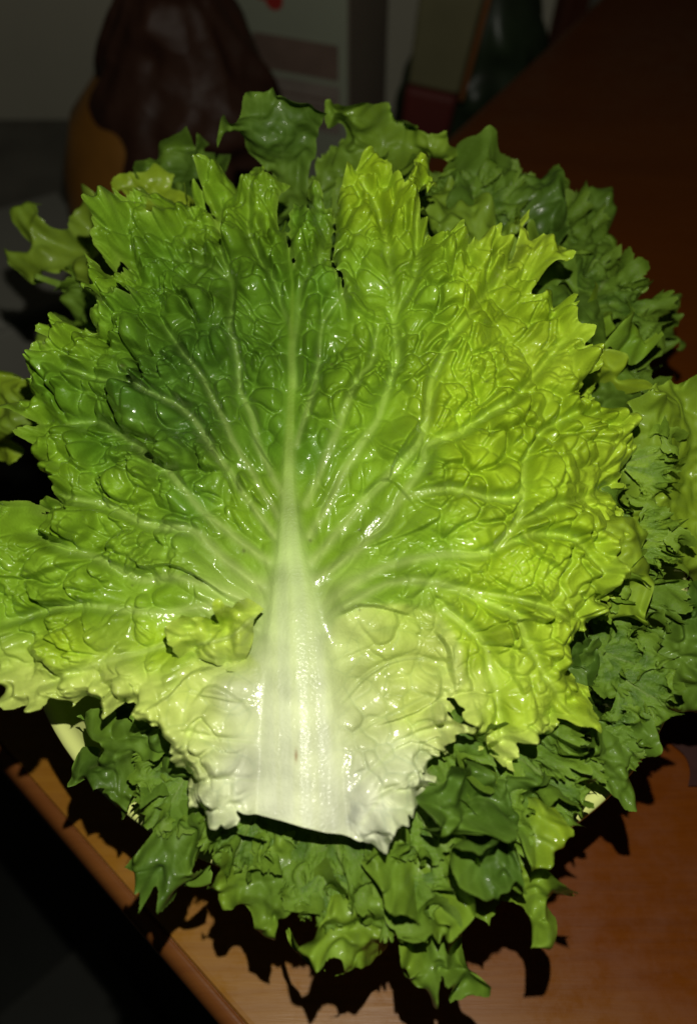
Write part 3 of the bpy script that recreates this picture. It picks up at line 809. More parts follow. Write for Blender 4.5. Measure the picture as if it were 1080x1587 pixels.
def heap_leaf(label, poly, root, tip, zr, zt, cols, seed, fold=1.0, bubble=1.0, bend=0.0, cross=0.0, step=2.5, curl=1.0, teeth=(2.2, 11), veins=None, mat=None, wl=70):
    P0 = toothed(poly, teeth[0], teeth[1], seed)
    g = Grid(P0, step)
    X, Y, q = g.cut()
    E = g.E
    root = np.array(root, float); tip = np.array(tip, float)
    ax = tip - root; L = np.hypot(*ax); ax /= L; pr = np.array([-ax[1], ax[0]])
    s = ((X - root[0]) * ax[0] + (Y - root[1]) * ax[1]) / L
    c = ((X - root[0]) * pr[0] + (Y - root[1]) * pr[1]) / L
    i0 = 1 / z_depth(*root, zr); i1 = 1 / z_depth(*tip, zt)
    it = i0 + (i1 - i0) * s + cross * c * i0
    P = CAM + ray(X, Y) / it[..., None]
    nrm = normals(P)
    r = np.random.default_rng(seed)
    # veins: a midrib and branches running into the lobes
    lines = [([tuple(root), tuple((root + tip) / 2 + pr * r.uniform(-.06, .06) * L), tuple(tip)], 5, 1.6)]
    pp = np.array(poly, float)
    prev = None
    for v in pp:
        sv = ((v - root) @ ax) / L; cv = ((v - root) @ pr)
        if abs(cv) < .16 * L or sv < .05: continue
        if prev is not None and np.hypot(*(v - prev)) < 26: continue
        prev = v
        b0 = root + ax * L * max(0.0, sv - .45 * abs(cv) / L - .05)
        mid = b0 * .5 + v * .5 + ax * r.uniform(-.02, .05) * L
        lines.append(([tuple(b0), tuple(mid), tuple(b0 * .08 + v * .92)], 3.2, 1.2))
    vs, vd, vt = g.veins(lines, 50)
    w = np.exp(-E / 34)
    h = fold * (.0066 * noise2(X, Y, wl, seed + 1) * (.45 + .55 * w) + .0036 * noise2(X, Y, wl * .45, seed + 2) * (.2 + .8 * w) + .0026 * noise2(X, Y, 17, seed + 6) * np.exp(-E / 14))
    sg = np.tanh(3 * noise2(X, Y, 42, seed + 3) - .35)
    h += curl * .0062 * sg * np.exp(-(E / 11) ** 1.3)
    seeds = cell_seeds(g, 30, vt, vd, seed + 4, lambda x, y: 1.25, lambda x, y: 1.0)
    f1, f2, b1 = g.cells(seeds, 30)
    h += .0030 * bubble * blur(b1, 1) * (.45 + .55 * (1 - np.exp(-(vd / 6) ** 2))) * np.clip(E / 22, 0, 1)
    h += .0005 * (1 - np.exp(-vd / 12)) - bend * (np.clip(s, 0, 2) ** 2) - bend * .6 * c * c
    h += .0007 * noise2(X, Y, 13, seed + 9)
    h = blur(h, 1)
    P = P + nrm * h[..., None]
    # rim rolls sideways a little, so the margin does not lie in one plane
    P = P + (RT * noise2(X, Y, 30, seed + 7)[..., None] + UP * noise2(X, Y, 30, seed + 8)[..., None]) * (.0016 * fold * w)[..., None]
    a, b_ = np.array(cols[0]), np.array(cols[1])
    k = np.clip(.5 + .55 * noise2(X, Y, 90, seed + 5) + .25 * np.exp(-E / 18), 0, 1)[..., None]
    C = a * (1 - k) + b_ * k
    vt_ = (vs * .28)[..., None]
    C = C * (1 - vt_) + (C * .5 + np.array((.15, .24, .05)) * .7) * vt_
    fine = (np.exp(-((f2 - f1) / .07) ** 2) * .30)[..., None]
    C = C * (1 - fine) + (C * .6 + np.array((.15, .24, .05)) * .6) * fine
    m = np.exp(-E / 2.6)[..., None] * .5
    C = C * (1 - m) + (C * .6 + np.array((.16, .26, .04)) * .6) * m
    used, Q = grid_mesh(q)
    o = link_mesh('lettuce_leaf', P.reshape(-1, 3)[used], Q, mat or M_DARK, col=np.clip(C, .004, .8).reshape(-1, 3)[used])
    # origin at the root of the leaf
    org = CAM + ray(*root) * (1 / i0)
    o.data.transform(Matrix.Translation(-Vector(org))); o.location = org
    tag(o, label, 'lettuce leaf', 'leaves heaped in the bowl')
    return o


LEAVES = [
    # label, outline, root, tip, z root, z tip, colours, options
    ('broad smooth dark green leaf standing upright at the top centre of the heap',
     [(388, 146), (415, 150), (447, 141), (461, 145), (490, 152), (504, 155), (492, 190), (487, 226), (480, 268), (470, 340), (418, 340), (423, 275), (391, 247), (370, 211), (352, 201), (335, 222), (342, 180), (363, 180), (377, 166)],
     (450, 330), (430, 145), .150, .205, (OD, OM), dict(bubble=.4, fold=.7, wl=90)),
    ('frilled green leaf with pointed lobes right of the broad upright leaf',
     [(500, 156), (540, 150), (556, 153), (567, 170), (585, 174), (592, 190), (610, 206), (628, 195), (642, 187), (640, 214), (660, 221), (676, 212), (695, 209), (698, 232), (708, 245), (705, 268), (680, 250), (640, 256), (612, 264), (590, 300), (560, 320), (510, 310), (500, 282), (484, 284), (483, 255), (497, 235), (512, 240), (522, 205), (500, 190)],
     (545, 320), (590, 175), .150, .190, (OM, OL), dict(fold=1.3)),
    ('small frilled dark leaf left of the broad upright leaf, beside the brown bag',
     [(208, 264), (215, 247), (243, 240), (257, 211), (286, 197), (287, 215), (293, 226), (310, 211), (330, 222), (318, 240), (345, 232), (360, 240), (350, 300), (300, 310), (250, 300), (222, 278)],
     (320, 310), (270, 205), .150, .175, (OD, OM), dict(fold=1.3)),
    ('yellow-green lobe poking out behind the upper left corner of the top leaf',
     [(185, 310), (196, 296), (214, 279), (235, 272), (258, 266), (271, 273), (262, 290), (300, 300), (290, 350), (240, 360), (220, 330), (203, 314)],
     (280, 350), (200, 300), .150, .155, (OL, OY), dict(fold=.8, mat='L')),
    ('olive green leaf curling outwards with blunt fingers at the upper left',
     [(17, 381), (26, 390), (43, 390), (45, 377), (35, 358), (24, 343), (25, 338), (37, 338), (37, 322), (45, 314), (57, 310), (71, 315), (69, 326), (77, 349), (92, 363), (110, 366), (118, 353), (124, 320), (130, 310), (146, 311), (163, 322), (161, 339), (181, 359), (190, 400), (200, 440), (160, 460), (122, 430), (65, 420), (39, 434), (24, 426), (19, 402)],
     (190, 440), (40, 350), .130, .135, (OL, (.18, .27, .02)), dict(fold=1.1, bubble=.3)),
    ('thin olive leaf edge hanging below the curled leaf at the left',
     [(65, 430), (92, 434), (122, 428), (150, 450), (160, 480), (175, 505), (170, 530), (143, 540), (118, 525), (100, 530), (81, 542), (62, 552), (49, 562), (45, 553), (67, 530), (55, 516), (81, 502), (100, 467), (86, 442)],
     (170, 500), (60, 520), .118, .105, (OM, OL), dict(fold=1.2)),
    ('pale green leaf tip at the far left edge below a red cloth',
     [(-30, 596), (0, 577), (30, 575), (55, 590), (80, 600), (90, 640), (70, 660), (55, 662), (45, 685), (20, 722), (0, 708), (-30, 700)],
     (90, 640), (-10, 640), .105, .098, (OL, OY), dict(fold=1.1)),
    ('dark crinkled leaf with scalloped tips along the top right skyline',
     [(700, 262), (712, 238), (735, 240), (760, 238), (790, 244), (812, 250), (830, 262), (862, 276), (870, 300), (880, 340), (860, 400), (800, 420), (740, 400), (720, 360), (690, 330), (698, 295)],
     (780, 420), (770, 245), .140, .165, (OD, OM), dict(fold=1.5, bubble=1.3)),
    ('dark green crinkled leaf at the upper right corner of the heap',
     [(850, 285), (885, 274), (910, 284), (933, 292), (950, 312), (958, 332), (972, 356), (988, 380), (975, 396), (940, 395), (930, 430), (900, 460), (860, 440), (830, 400), (838, 340)],
     (850, 430), (950, 310), .135, .140, (OD, OM), dict(fold=1.4, bubble=1.6)),
    ('mid green folded leaf between the top leaf and the upper right corner',
     [(640, 330), (660, 300), (690, 302), (730, 300), (752, 318), (768, 350), (800, 372), (825, 390), (860, 400), (870, 440), (880, 480), (830, 470), (760, 440), (700, 420), (650, 390)],
     (760, 460), (720, 305), .140, .155, (OM, OL), dict(fold=1.7, bubble=1.2)),
    ('dark feathery leaf reaching right over the dark table top',
     [(930, 430), (970, 442), (988, 434), (996, 453), (990, 471), (1003, 467), (1011, 455), (1029, 465), (1042, 481), (1039, 497), (1047, 518), (1062, 522), (1056, 545), (1043, 542), (1035, 534), (1029, 552), (1043, 554), (1033, 571), (1031, 583), (1000, 600), (950, 620), (900, 600), (890, 500)],
     (900, 560), (1045, 500), .120, .105, (OD, OM), dict(fold=1.2)),
    ('bright green ribbon-like leaf edge twisting down at the upper right',
     [(920, 436), (939, 442), (954, 453), (962, 445), (970, 443), (975, 457), (971, 473), (972, 497), (990, 518), (1003, 524), (1014, 538), (990, 553), (976, 550), (962, 538), (941, 536), (930, 545), (938, 525), (952, 514), (954, 495), (950, 475), (943, 490), (937, 473), (929, 457)],
     (935, 530), (965, 450), .150, .155, ((.13, .25, .014), OY), dict(fold=.7, bubble=.1, curl=1.6)),
    ('blunt bright green leaf lobe hanging under the twisted ribbon edge',
     [(905, 540), (941, 540), (966, 550), (976, 563), (974, 577), (990, 591), (995, 607), (976, 611), (960, 601), (945, 590), (925, 612), (895, 600), (880, 560)],
     (900, 570), (985, 600), .146, .140, (OL, OY), dict(fold=.7, bubble=.1, curl=1.3)),
    ('large pale green veined leaf filling the right edge of the picture',
     [(960, 640), (977, 626), (1002, 618), (1010, 600), (1039, 597), (1070, 587), (1120, 580), (1140, 700), (1130, 890), (1078, 898), (1060, 882), (1040, 897), (1020, 870), (1000, 850), (970, 800), (950, 720)],
     (960, 760), (1120, 680), .124, .134, (OL, (.22, .33, .018)), dict(fold=1.5, bubble=.5, wl=80)),
    ('light green lobed leaf edge under the right margin of the top leaf',
     [(900, 800), (978, 806), (1011, 826), (1003, 850), (1007, 871), (1001, 893), (1004, 925), (1003, 948), (1010, 957), (996, 958), (982, 968), (970, 953), (952, 957), (935, 930), (900, 930)],
     (900, 860), (995, 940), .130, .124, (OL, OY), dict(fold=1.3, bubble=.8)),
    ('dark glossy blistered leaf at the right, above the lower right lobe',
     [(860, 1000), (890, 985), (930, 982), (985, 966), (1020, 985), (1050, 930), (1090, 900), (1130, 890), (1135, 1120), (1080, 1111), (1062, 1113), (1049, 1119), (1023, 1126), (1007, 1113), (992, 1110), (974, 1120), (950, 1112), (923, 1117), (880, 1110)],
     (880, 1040), (1090, 1020), .090, .100, (OD, OM), dict(fold=1.2, bubble=1.6)),
    ('dark leaf with a drooping corner over the right rim of the bowl',
     [(780, 1150), (830, 1120), (864, 1124), (921, 1122), (962, 1130), (1000, 1117), (1011, 1130), (1014, 1162), (998, 1182), (982, 1171), (978, 1193), (987, 1218), (977, 1239), (958, 1238), (945, 1226), (900, 1215), (860, 1214), (820, 1220), (780, 1200)],
     (800, 1170), (1000, 1180), .108, .103, (OD, OM), dict(fold=1.0, bubble=1.1)),
    ('dark leaf draped over the bowl rim at the lower left with a hanging finger',
     [(107, 1129), (135, 1122), (138, 1100), (164, 1097), (208, 1116), (240, 1110), (260, 1150), (225, 1176), (211, 1207), (198, 1239), (199, 1262), (186, 1274), (176, 1258), (175, 1239), (160, 1233), (164, 1220), (148, 1226), (132, 1237), (124, 1226), (109, 1234), (104, 1201), (110, 1176), (145, 1173), (164, 1157), (162, 1141), (138, 1135), (116, 1140)],
     (240, 1130), (140, 1210), .111, .100, (OD, OM), dict(fold=1.0, bubble=.4)),
    ('small dark leaf lobe between the hanging finger and the white stem',
     [(212, 1150), (246, 1143), (262, 1180), (290, 1200), (280, 1232), (277, 1243), (246, 1229), (227, 1246), (216, 1214), (233, 1188)],
     (280, 1170), (235, 1235), .116, .107, (OD, OM), dict(fold=.9, bubble=.3)),
    ('dark grey-green leaf with serrated lower edge left of the cut stem end',
     [(243, 1257), (287, 1255), (320, 1250), (310, 1293), (297, 1350), (318, 1387), (303, 1398), (285, 1394), (267, 1399), (250, 1373), (238, 1370), (228, 1381), (222, 1363), (210, 1371), (188, 1353), (200, 1337), (213, 1317), (233, 1290)],
     (300, 1265), (245, 1375), .111, .095, (OD, OM), dict(fold=1.1, bubble=.2)),
    ('mid green flat leaf with a long finger pointing down below the cut stem',
     [(345, 1288), (393, 1288), (420, 1298), (453, 1307), (470, 1323), (513, 1343), (535, 1373), (515, 1413), (497, 1413), (477, 1400), (453, 1402), (437, 1420), (430, 1468), (403, 1457), (393, 1420), (377, 1403), (345, 1405), (343, 1385), (320, 1388), (327, 1370), (340, 1347), (338, 1313)],
     (440, 1300), (410, 1430), .104, .093, (OM, OL), dict(fold=.7, bubble=.2)),
    ('crumpled green leaf at the bottom centre hanging over the front of the bowl',
     [(447, 1474), (478, 1448), (492, 1411), (504, 1383), (529, 1362), (561, 1374), (619, 1379), (640, 1400), (623, 1436), (612, 1484), (578, 1511), (545, 1490), (525, 1501), (521, 1468), (503, 1455), (486, 1470), (490, 1504), (467, 1497), (455, 1488)],
     (570, 1370), (540, 1495), .099, .087, (OM, OL), dict(fold=1.3, bubble=.2)),
    ('lowest green leaf of the heap, with a pointed corner above the table',
     [(600, 1430), (659, 1425), (708, 1440), (724, 1476), (742, 1497), (761, 1517), (741, 1529), (708, 1538), (696, 1517), (686, 1500), (678, 1510), (671, 1534), (652, 1526), (643, 1522), (631, 1517), (639, 1501), (618, 1470)],
     (660, 1420), (700, 1530), .091, .081, (OM, OL), dict(fold=1.1, bubble=.2)),
    ('green leaf with two blunt fingers reaching right at the lower right',
     [(715, 1345), (760, 1330), (790, 1330), (814, 1321), (843, 1328), (855, 1354), (887, 1370), (901, 1402), (887, 1403), (868, 1392), (855, 1391), (847, 1403), (861, 1423), (859, 1456), (839, 1471), (820, 1463), (814, 1427), (794, 1395), (765, 1391), (768, 1410), (761, 1437), (733, 1415), (718, 1391)],
     (760, 1330), (850, 1440), .102, .095, (OM, OL), dict(fold=.8, bubble=.2)),
    ('cupped dark green leaf with bright rim right of the cut stem',
     [(696, 1285), (715, 1278), (733, 1276), (765, 1262), (790, 1280), (808, 1309), (806, 1334), (790, 1352), (781, 1362), (745, 1362), (716, 1346), (700, 1321)],
     (770, 1270), (740, 1355), .120, .109, (OD, OM), dict(fold=.9, bubble=.1, curl=-1.5)),
    ('glossy yellow-green rounded lobe resting by the right front rim of the bowl',
     [(794, 1277), (826, 1256), (859, 1250), (875, 1275), (876, 1301), (855, 1321), (835, 1330), (815, 1335), (800, 1310)],
     (850, 1250), (840, 1325), .118, .109, (OM, OY), dict(fold=.8, bubble=.2, mat='L')),
    ('pale mid green crumpled leaf just right of the white stem tip',
     [(585, 1300), (610, 1280), (640, 1290), (680, 1300), (720, 1330), (730, 1374), (708, 1411), (671, 1440), (650, 1420), (635, 1395), (610, 1380), (585, 1370), (572, 1330)],
     (640, 1290), (660, 1425), .112, .097, (OM, OL), dict(fold=1.5, bubble=.3)),
    ('dark folded leaf in the shade under the right lobe of the top leaf',
     [(640, 1230), (664, 1200), (700, 1190), (735, 1178), (760, 1200), (800, 1188), (840, 1200), (870, 1215), (880, 1245), (850, 1262), (800, 1285), (760, 1270), (720, 1290), (690, 1300), (650, 1290)],
     (800, 1200), (690, 1285), .114, .111, (OD, OM), dict(fold=1.4, bubble=.3)),
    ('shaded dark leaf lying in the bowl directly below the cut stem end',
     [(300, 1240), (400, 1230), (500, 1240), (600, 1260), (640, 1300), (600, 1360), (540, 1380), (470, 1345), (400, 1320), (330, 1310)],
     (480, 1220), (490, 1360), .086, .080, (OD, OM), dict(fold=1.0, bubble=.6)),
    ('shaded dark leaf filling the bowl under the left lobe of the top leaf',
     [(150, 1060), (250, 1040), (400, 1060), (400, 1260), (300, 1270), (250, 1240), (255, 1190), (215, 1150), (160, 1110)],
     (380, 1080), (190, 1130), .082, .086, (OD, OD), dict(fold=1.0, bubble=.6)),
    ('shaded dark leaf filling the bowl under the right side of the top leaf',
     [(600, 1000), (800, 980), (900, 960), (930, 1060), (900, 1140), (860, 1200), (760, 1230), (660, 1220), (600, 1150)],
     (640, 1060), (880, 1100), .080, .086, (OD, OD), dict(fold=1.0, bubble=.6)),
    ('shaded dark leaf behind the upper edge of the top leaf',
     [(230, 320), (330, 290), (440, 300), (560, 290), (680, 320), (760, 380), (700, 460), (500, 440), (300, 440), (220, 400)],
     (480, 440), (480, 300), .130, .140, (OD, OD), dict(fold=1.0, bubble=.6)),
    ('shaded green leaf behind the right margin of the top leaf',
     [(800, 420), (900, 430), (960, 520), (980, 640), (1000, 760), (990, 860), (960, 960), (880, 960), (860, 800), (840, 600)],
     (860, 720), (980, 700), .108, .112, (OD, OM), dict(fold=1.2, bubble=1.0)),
]
for k, (label, poly, root, tip, zr, zt, cols, opt) in enumerate(LEAVES):
    opt = dict(opt)
    if opt.get('mat') == 'L': opt['mat'] = M_LEAF
    heap_leaf(label, poly, root, tip, zr, zt, cols, 1000 + 17 * k, **opt)


# ruffled leaves: the margin grows longer than the blade can lie flat, so it buckles into frills
def grow_leaf(seed, spread=1.15, grow=1.7, nw=9, nu=112, nv=34, iters=260):
    r = np.random.default_rng(seed)
    th = np.linspace(-spread, spread, nu)[None, :]; v = np.linspace(0, 1, nv)[:, None]
    rad = .10 + .90 * v
    lob = 1 + .10 * np.interp(th, np.linspace(-spread, spread, 12), r.uniform(-1, 1, 12)) * v
    rad = rad * lob
    P = np.stack([rad * np.sin(th), rad * np.cos(th) + 0 * th, 0 * rad * th], -1)
    wv = noise2(th * 100 + 300, th * 0, 60, seed) * 1.6
    P[..., 2] = (.16 * grow / 1.7 * np.clip((v - .3) / .7, 0, 1) ** 1.6 * np.sin(th * nw + wv) * (1 + .5 * noise2(th * 100 + 0 * v, v * 100 + 0 * th, 30, seed + 1))
                 + .05 * np.clip((v - .7) / .3, 0, 1) ** 1.5 * np.sin(th * nw * 2.7 + 2 * wv) + .02 * v * noise2(P[..., 0] * 100, P[..., 1] * 100, 14, seed + 2))
    g = 1 + grow * np.clip((v - .42) / .58, 0, 1) ** 2.0
    P0 = P.copy()
    def d(a, b): return np.linalg.norm(P0[a] - P0[b], axis=-1)
    S = slice
    pairs = [((S(None), S(1, None)), (S(None), S(None, -1)), g, 1.0), ((S(1, None), S(None)), (S(None, -1), S(None)), None, 1.0),
             ((S(1, None), S(1, None)), (S(None, -1), S(None, -1)), 'd', .6), ((S(1, None), S(None, -1)), (S(None, -1), S(1, None)), 'd', .6),
             ((S(None), S(2, None)), (S(None), S(None, -2)), g, .30), ((S(2, None), S(None)), (S(None, -2), S(None)), None, .30), ((S(None), S(4, None)), (S(None), S(None, -4)), g, .05)]
    rest = []
    lat = np.linalg.norm(P0[:, 1:] - P0[:, :-1], axis=-1) * g; ra = np.linalg.norm(P0[1:] - P0[:-1], axis=-1)
    for a, b, gg, k in pairs:
        L = np.linalg.norm(P0[a] - P0[b], axis=-1)
        if isinstance(gg, np.ndarray): L = L * gg
        elif gg == 'd': L = np.sqrt(.5 * (lat[1:] ** 2 + lat[:-1] ** 2) + .5 * (ra[:, 1:] ** 2 + ra[:, :-1] ** 2))
        rest.append(L)
    vel = np.zeros_like(P)
    for it in range(iters):
        F = np.zeros_like(P)
        for (a, b, gg, k), L in zip(pairs, rest):
            e = P[a] - P[b]; l = np.linalg.norm(e, axis=-1) + 1e-9
            f = e * (k * .13 * (l - L) / l)[..., None]
            F[a] -= f; F[b] += f
        F[..., 2] -= .0012 * P[..., 2]
        if it < 200: F += r.normal(0, .0004, F.shape) * v[..., None]
        vel = .86 * vel + F
        vel[:2] = 0
        P = P + vel
        if it % 6 == 5:     # bending stiffness: no creases at the scale of the mesh
            Q = P.copy()
            Q[2:, 2:-2] = .55 * P[2:, 2:-2] + .3 * (P[2:, 1:-3] + P[2:, 3:-1]) / 2 * 1.0 + .15 * (P[2:, :-4] + P[2:, 4:]) / 2
            P = Q
    return P


def resample(P, nu, nv, seed):
    """smooth upsampling with a toothed, lobed margin"""
    r = np.random.default_rng(seed)
    H, W, _ = P.shape
    uu = np.linspace(0, W - 1, nu)
    ph = uu * .34 + 1.2 * noise2(uu, uu * 0, 9.0, seed)
    saw = np.abs((ph % 1) - .5) * 2
    lobe = .10 * saw ** 1.6 * (.5 + .7 * np.clip(noise2(uu, uu * 0 + 4, 12.0, seed + 3) + .5, 0, 1)) + .05 * np.clip(noise2(uu, uu * 0 + 9, 4.0, seed), -1, 1)
    tooth = .034 * np.abs(((uu * 1.1 + .5 * noise2(uu, uu * 0, 3, seed + 1)) % 1) - .5) * 2
    end = np.clip(1 - .02 - lobe - tooth, .70, 1.0)
    vv = np.linspace(0, 1, nv)[:, None] * end[None, :] * (H - 1)
    U = np.broadcast_to(uu[None, :], vv.shape)
    def cub(a, t):
        p0, p1, p2, p3 = a
        return .5 * (2 * p1 + (p2 - p0) * t + (2 * p0 - 5 * p1 + 4 * p2 - p3) * t * t + (3 * p1 - p0 - 3 * p2 + p3) * t ** 3)
    iu = np.clip(U.astype(int), 0, W - 2); iv = np.clip(vv.astype(int), 0, H - 2)
    fu = (U - iu)[..., None]; fv = (vv - iv)[..., None]
    cl = lambda x, m: np.clip(x, 0, m)
    rows = []
    for dv in (-1, 0, 1, 2):
        rr_ = cl(iv + dv, H - 1)
        rows.append(cub([P[rr_, cl(iu + du, W - 1)] for du in (-1, 0, 1, 2)], fu))
    return cub(rows, fv), U / (W - 1), vv / (H - 1)


RUFFLE = []
for sd, sp, gr, nw, lt in ((3, 1.05, 1.5, 8, 0), (11, 1.25, 1.9, 7, 0), (23, .9, 1.4, 9, 0), (37, 1.15, 2.2, 8, 0), (51, 1.0, 1.7, 6, 0), (64, 1.2, 1.7, 10, 0), (77, 1.3, 2.4, 7, 0), (85, 1.2, 2.0, 8, 1)):
    G0 = grow_leaf(sd, sp, gr, nw)
    P, UU, VV = resample(G0, 330, 96, sd)
    n = normals(P)
    X_, Y_ = P[..., 0] * 300, P[..., 1] * 300
    RX = (.1 + .9 * VV) * np.sin((UU - .5) * 2 * sp) * 1000 + 2000; RY = (.1 + .9 * VV) * np.cos((UU - .5) * 2 * sp) * 1000 + 2000
    P = P + n * (.012 * noise2(RX, RY, 90, sd + 5) + .004 * noise2(RX, RY, 38, sd + 6))[..., None]
    k = np.clip(.5 + .5 * noise2(UU * 600, VV * 300, 60, sd + 2), 0, 1)[..., None]
    C = np.array(OD) * 1.2 * (1 - k) + np.array(OM) * 1.2 * k
    if lt: C = np.array(OM) * 1.2 * (1 - k) + np.array(OL) * 1.3 * k
    kk = (np.clip((VV - .45) / .5, 0, 1) ** 1.5)[..., None]
    C = C * (1 - .5 * kk) + np.array(OL) * .5 * kk
    rib = np.exp(-(np.abs(UU - .5) * (.25 + VV) / .012) ** 2) * (1 - VV * .6)
    fan = np.exp(-((np.abs(((UU * 9) % 1) - .5)) * (.2 + VV) / .05) ** 2) * (1 - VV) * .5
    m = np.clip(rib + fan, 0, 1)[..., None] * .6
    C = C * (1 - m) + np.array((.20, .28, .07)) * m
    e = (np.exp(-(VV.max(0, keepdims=True) - VV) / .02) * .45)[..., None]
    C = C * (1 - e) + (C * .6 + np.array((.16, .26, .04)) * .6) * e
    keep = np.ones((P.shape[0] - 1, P.shape[1] - 1), bool)
    used, Q = grid_mesh(keep)
    o = link_mesh('ruffled_leaf', P.reshape(-1, 3), Q[:, ::-1].copy(), M_DARK, col=C.reshape(-1, 3))
    RUFFLE.append(o.data)
    bpy.data.objects.remove(o)

RUF = [
    # label, variant, root px, root z, tip px, tip z, width scale, roll
    ('ruffled dark leaf packed in the upper right of the heap behind the mid green fold', 0, (760, 470), .128, (890, 300), .148, .85, .3),
    ('ruffled dark leaf on the skyline between the broad upright leaf and the scalloped leaf', 1, (600, 380), .140, (680, 245), .168, .8, -.2),
    ('ruffled mid green leaf close behind the upper right lobe of the top leaf', 5, (690, 460), .132, (770, 310), .154, .8, .1),
    ('ruffled dark leaf at the right under the twisted ribbon edge', 3, (830, 600), .118, (985, 500), .128, .8, .5),
    ('ruffled leaf beside the right margin of the top leaf above the ribbon edge', 2, (800, 520), .122, (920, 420), .136, .8, -.3),
    ('ruffled leaf at the right edge below the large pale veined leaf', 2, (880, 900), .102, (1060, 960), .114, .85, .2),
    ('ruffled dark leaf tucked between the right margin and the pale veined leaf foot', 1, (840, 830), .105, (1000, 890), .116, .8, -.2),
    ('ruffled dark leaf at the lower right between the drooping corner and the cupped leaf', 4, (740, 1120), .104, (880, 1240), .112, .85, .1),
    ('ruffled dark leaf packed right of the stem under the right lobe', 1, (620, 1140), .104, (740, 1290), .114, .8, -.3),
    ('ruffled leaf spilling over the front rim right of the bottom centre', 3, (600, 1240), .102, (680, 1430), .104, .75, .1),
    ('ruffled leaf spilling over the front rim below the cut stem', 2, (500, 1220), .100, (550, 1420), .104, .8, -.2),
    ('ruffled leaf spilling over the right front rim above the two fingers', 4, (680, 1220), .104, (800, 1370), .108, .7, -.1),
    ('ruffled dark leaf over the front left rim between serrated and flat leaf', 0, (420, 1190), .098, (360, 1350), .104, .7, .2),
    ('ruffled dark leaf left of the stem beside the serrated leaf', 5, (360, 1160), .098, (262, 1300), .104, .65, -.2),
    ('ruffled dark leaf at the upper left behind the top leaf', 2, (330, 420), .132, (250, 265), .156, .7, -.3),
    ('ruffled leaf at the left behind the olive curled leaf', 3, (240, 560), .112, (120, 440), .120, .7, .2),
    ('ruffled leaf filling the bowl at the lower left behind the hanging finger', 1, (340, 1110), .092, (200, 1190), .098, .6, .2),
    ('ruffled dark leaf over the lower left rim beside the hanging finger', 4, (330, 1150), .098, (215, 1255), .102, .55, .1),
    ('ruffled leaf hiding the right rim under the drooping corner', 2, (800, 1130), .104, (930, 1215), .106, .6, -.2),
    ('small tightly frilled leaf at the right edge on the pale veined leaf', 7, (960, 720), .134, (1060, 690), .142, .9, .2),
    ('small frilled light leaf under the right margin beside the light lobed edge', 7, (900, 880), .124, (990, 920), .130, .9, -.2),
    ('small frilled light leaf at the right edge below the pale veined leaf', 7, (970, 830), .122, (1065, 850), .128, .8, .4),
    ('small tightly frilled leaf at the top right skyline beside the pointed lobes', 6, (720, 340), .152, (740, 250), .166, 1.0, .2),
    ('small frilled leaf on the upper right corner leaf', 5, (850, 400), .136, (900, 310), .144, 1.0, -.2),
    ('small frilled leaf between the corner leaf and the feathery leaf', 6, (900, 480), .140, (960, 410), .140, 1.0, .3),
    ('small frilled leaf right of the stem tip', 5, (640, 1250), .110, (690, 1330), .112, 1.0, .1),
    ('small frilled leaf above the lowest leaf of the heap', 6, (620, 1360), .104, (660, 1455), .102, .9, -.2),
    ('small frilled leaf below the long finger at the bottom', 5, (500, 1350), .104, (520, 1440), .100, .9, .2),
    ('small frilled leaf over the right front rim beside the yellow-green lobe', 6, (840, 1210), .108, (900, 1280), .106, .9, .2),
    ('small frilled leaf at the right rim above the table', 5, (930, 1130), .108, (995, 1180), .104, .9, -.2),
    ('small frilled leaf in the dark glossy leaf at the right', 6, (930, 1010), .110, (1010, 1040), .114, .9, .3),
    ('small frilled leaf at the right edge just above the dark red napkin', 6, (960, 1050), .112, (1050, 1105), .110, .9, .1),
    ('small frilled leaf at the left below the stem wing', 5, (290, 1200), .106, (240, 1290), .104, .9, -.1),
    ('small frilled leaf left of the long finger', 6, (390, 1270), .106, (350, 1360), .102, .9, .3),
    ('ruffled leaf at the top centre just right of the broad upright leaf', 4, (520, 360), .145, (560, 220), .170, .6, .2),
]
for label, vi, root, zr, tip, zt, ws, roll in RUF:
    A = on_z(*root, zr); B = on_z(*tip, zt)
    y = B - A; L = np.linalg.norm(y); y = y / L
    tc_ = CAM - (A + B) / 2; tc_ /= np.linalg.norm(tc_)
    z = tc_ - y * (tc_ @ y); z /= np.linalg.norm(z); x = np.cross(y, z)
    x, z = x * math.cos(roll) + z * math.sin(roll), z * math.cos(roll) - x * math.sin(roll)
    o = bpy.data.objects.new('lettuce_leaf', RUFFLE[vi]); COL.objects.link(o)
    M = Matrix.Identity(4)
    for i in range(3):
        M[i][0] = x[i] * L * ws; M[i][1] = y[i] * L; M[i][2] = z[i] * L * ws; M[i][3] = A[i]
    o.matrix_world = M
    tag(o, label, 'lettuce leaf', 'leaves heaped in the bowl')

# ------------------------------------------------------------------ dim things behind and around the table
def box_verts(w, d, h, top=1.0, topd=None):
    topd = top if topd is None else topd
    return [(-w / 2, -d / 2, 0), (w / 2, -d / 2, 0), (w / 2, d / 2, 0), (-w / 2, d / 2, 0),
            (-w / 2 * top, -d / 2 * topd, h), (w / 2 * top, -d / 2 * topd, h), (w / 2 * top, d / 2 * topd, h), (-w / 2 * top, d / 2 * topd, h)]


BOXF = [(3, 2, 1, 0), (4, 5, 6, 7), (0, 1, 5, 4), (1, 2, 6, 5), (2, 3, 7, 6), (3, 0, 4, 7)]


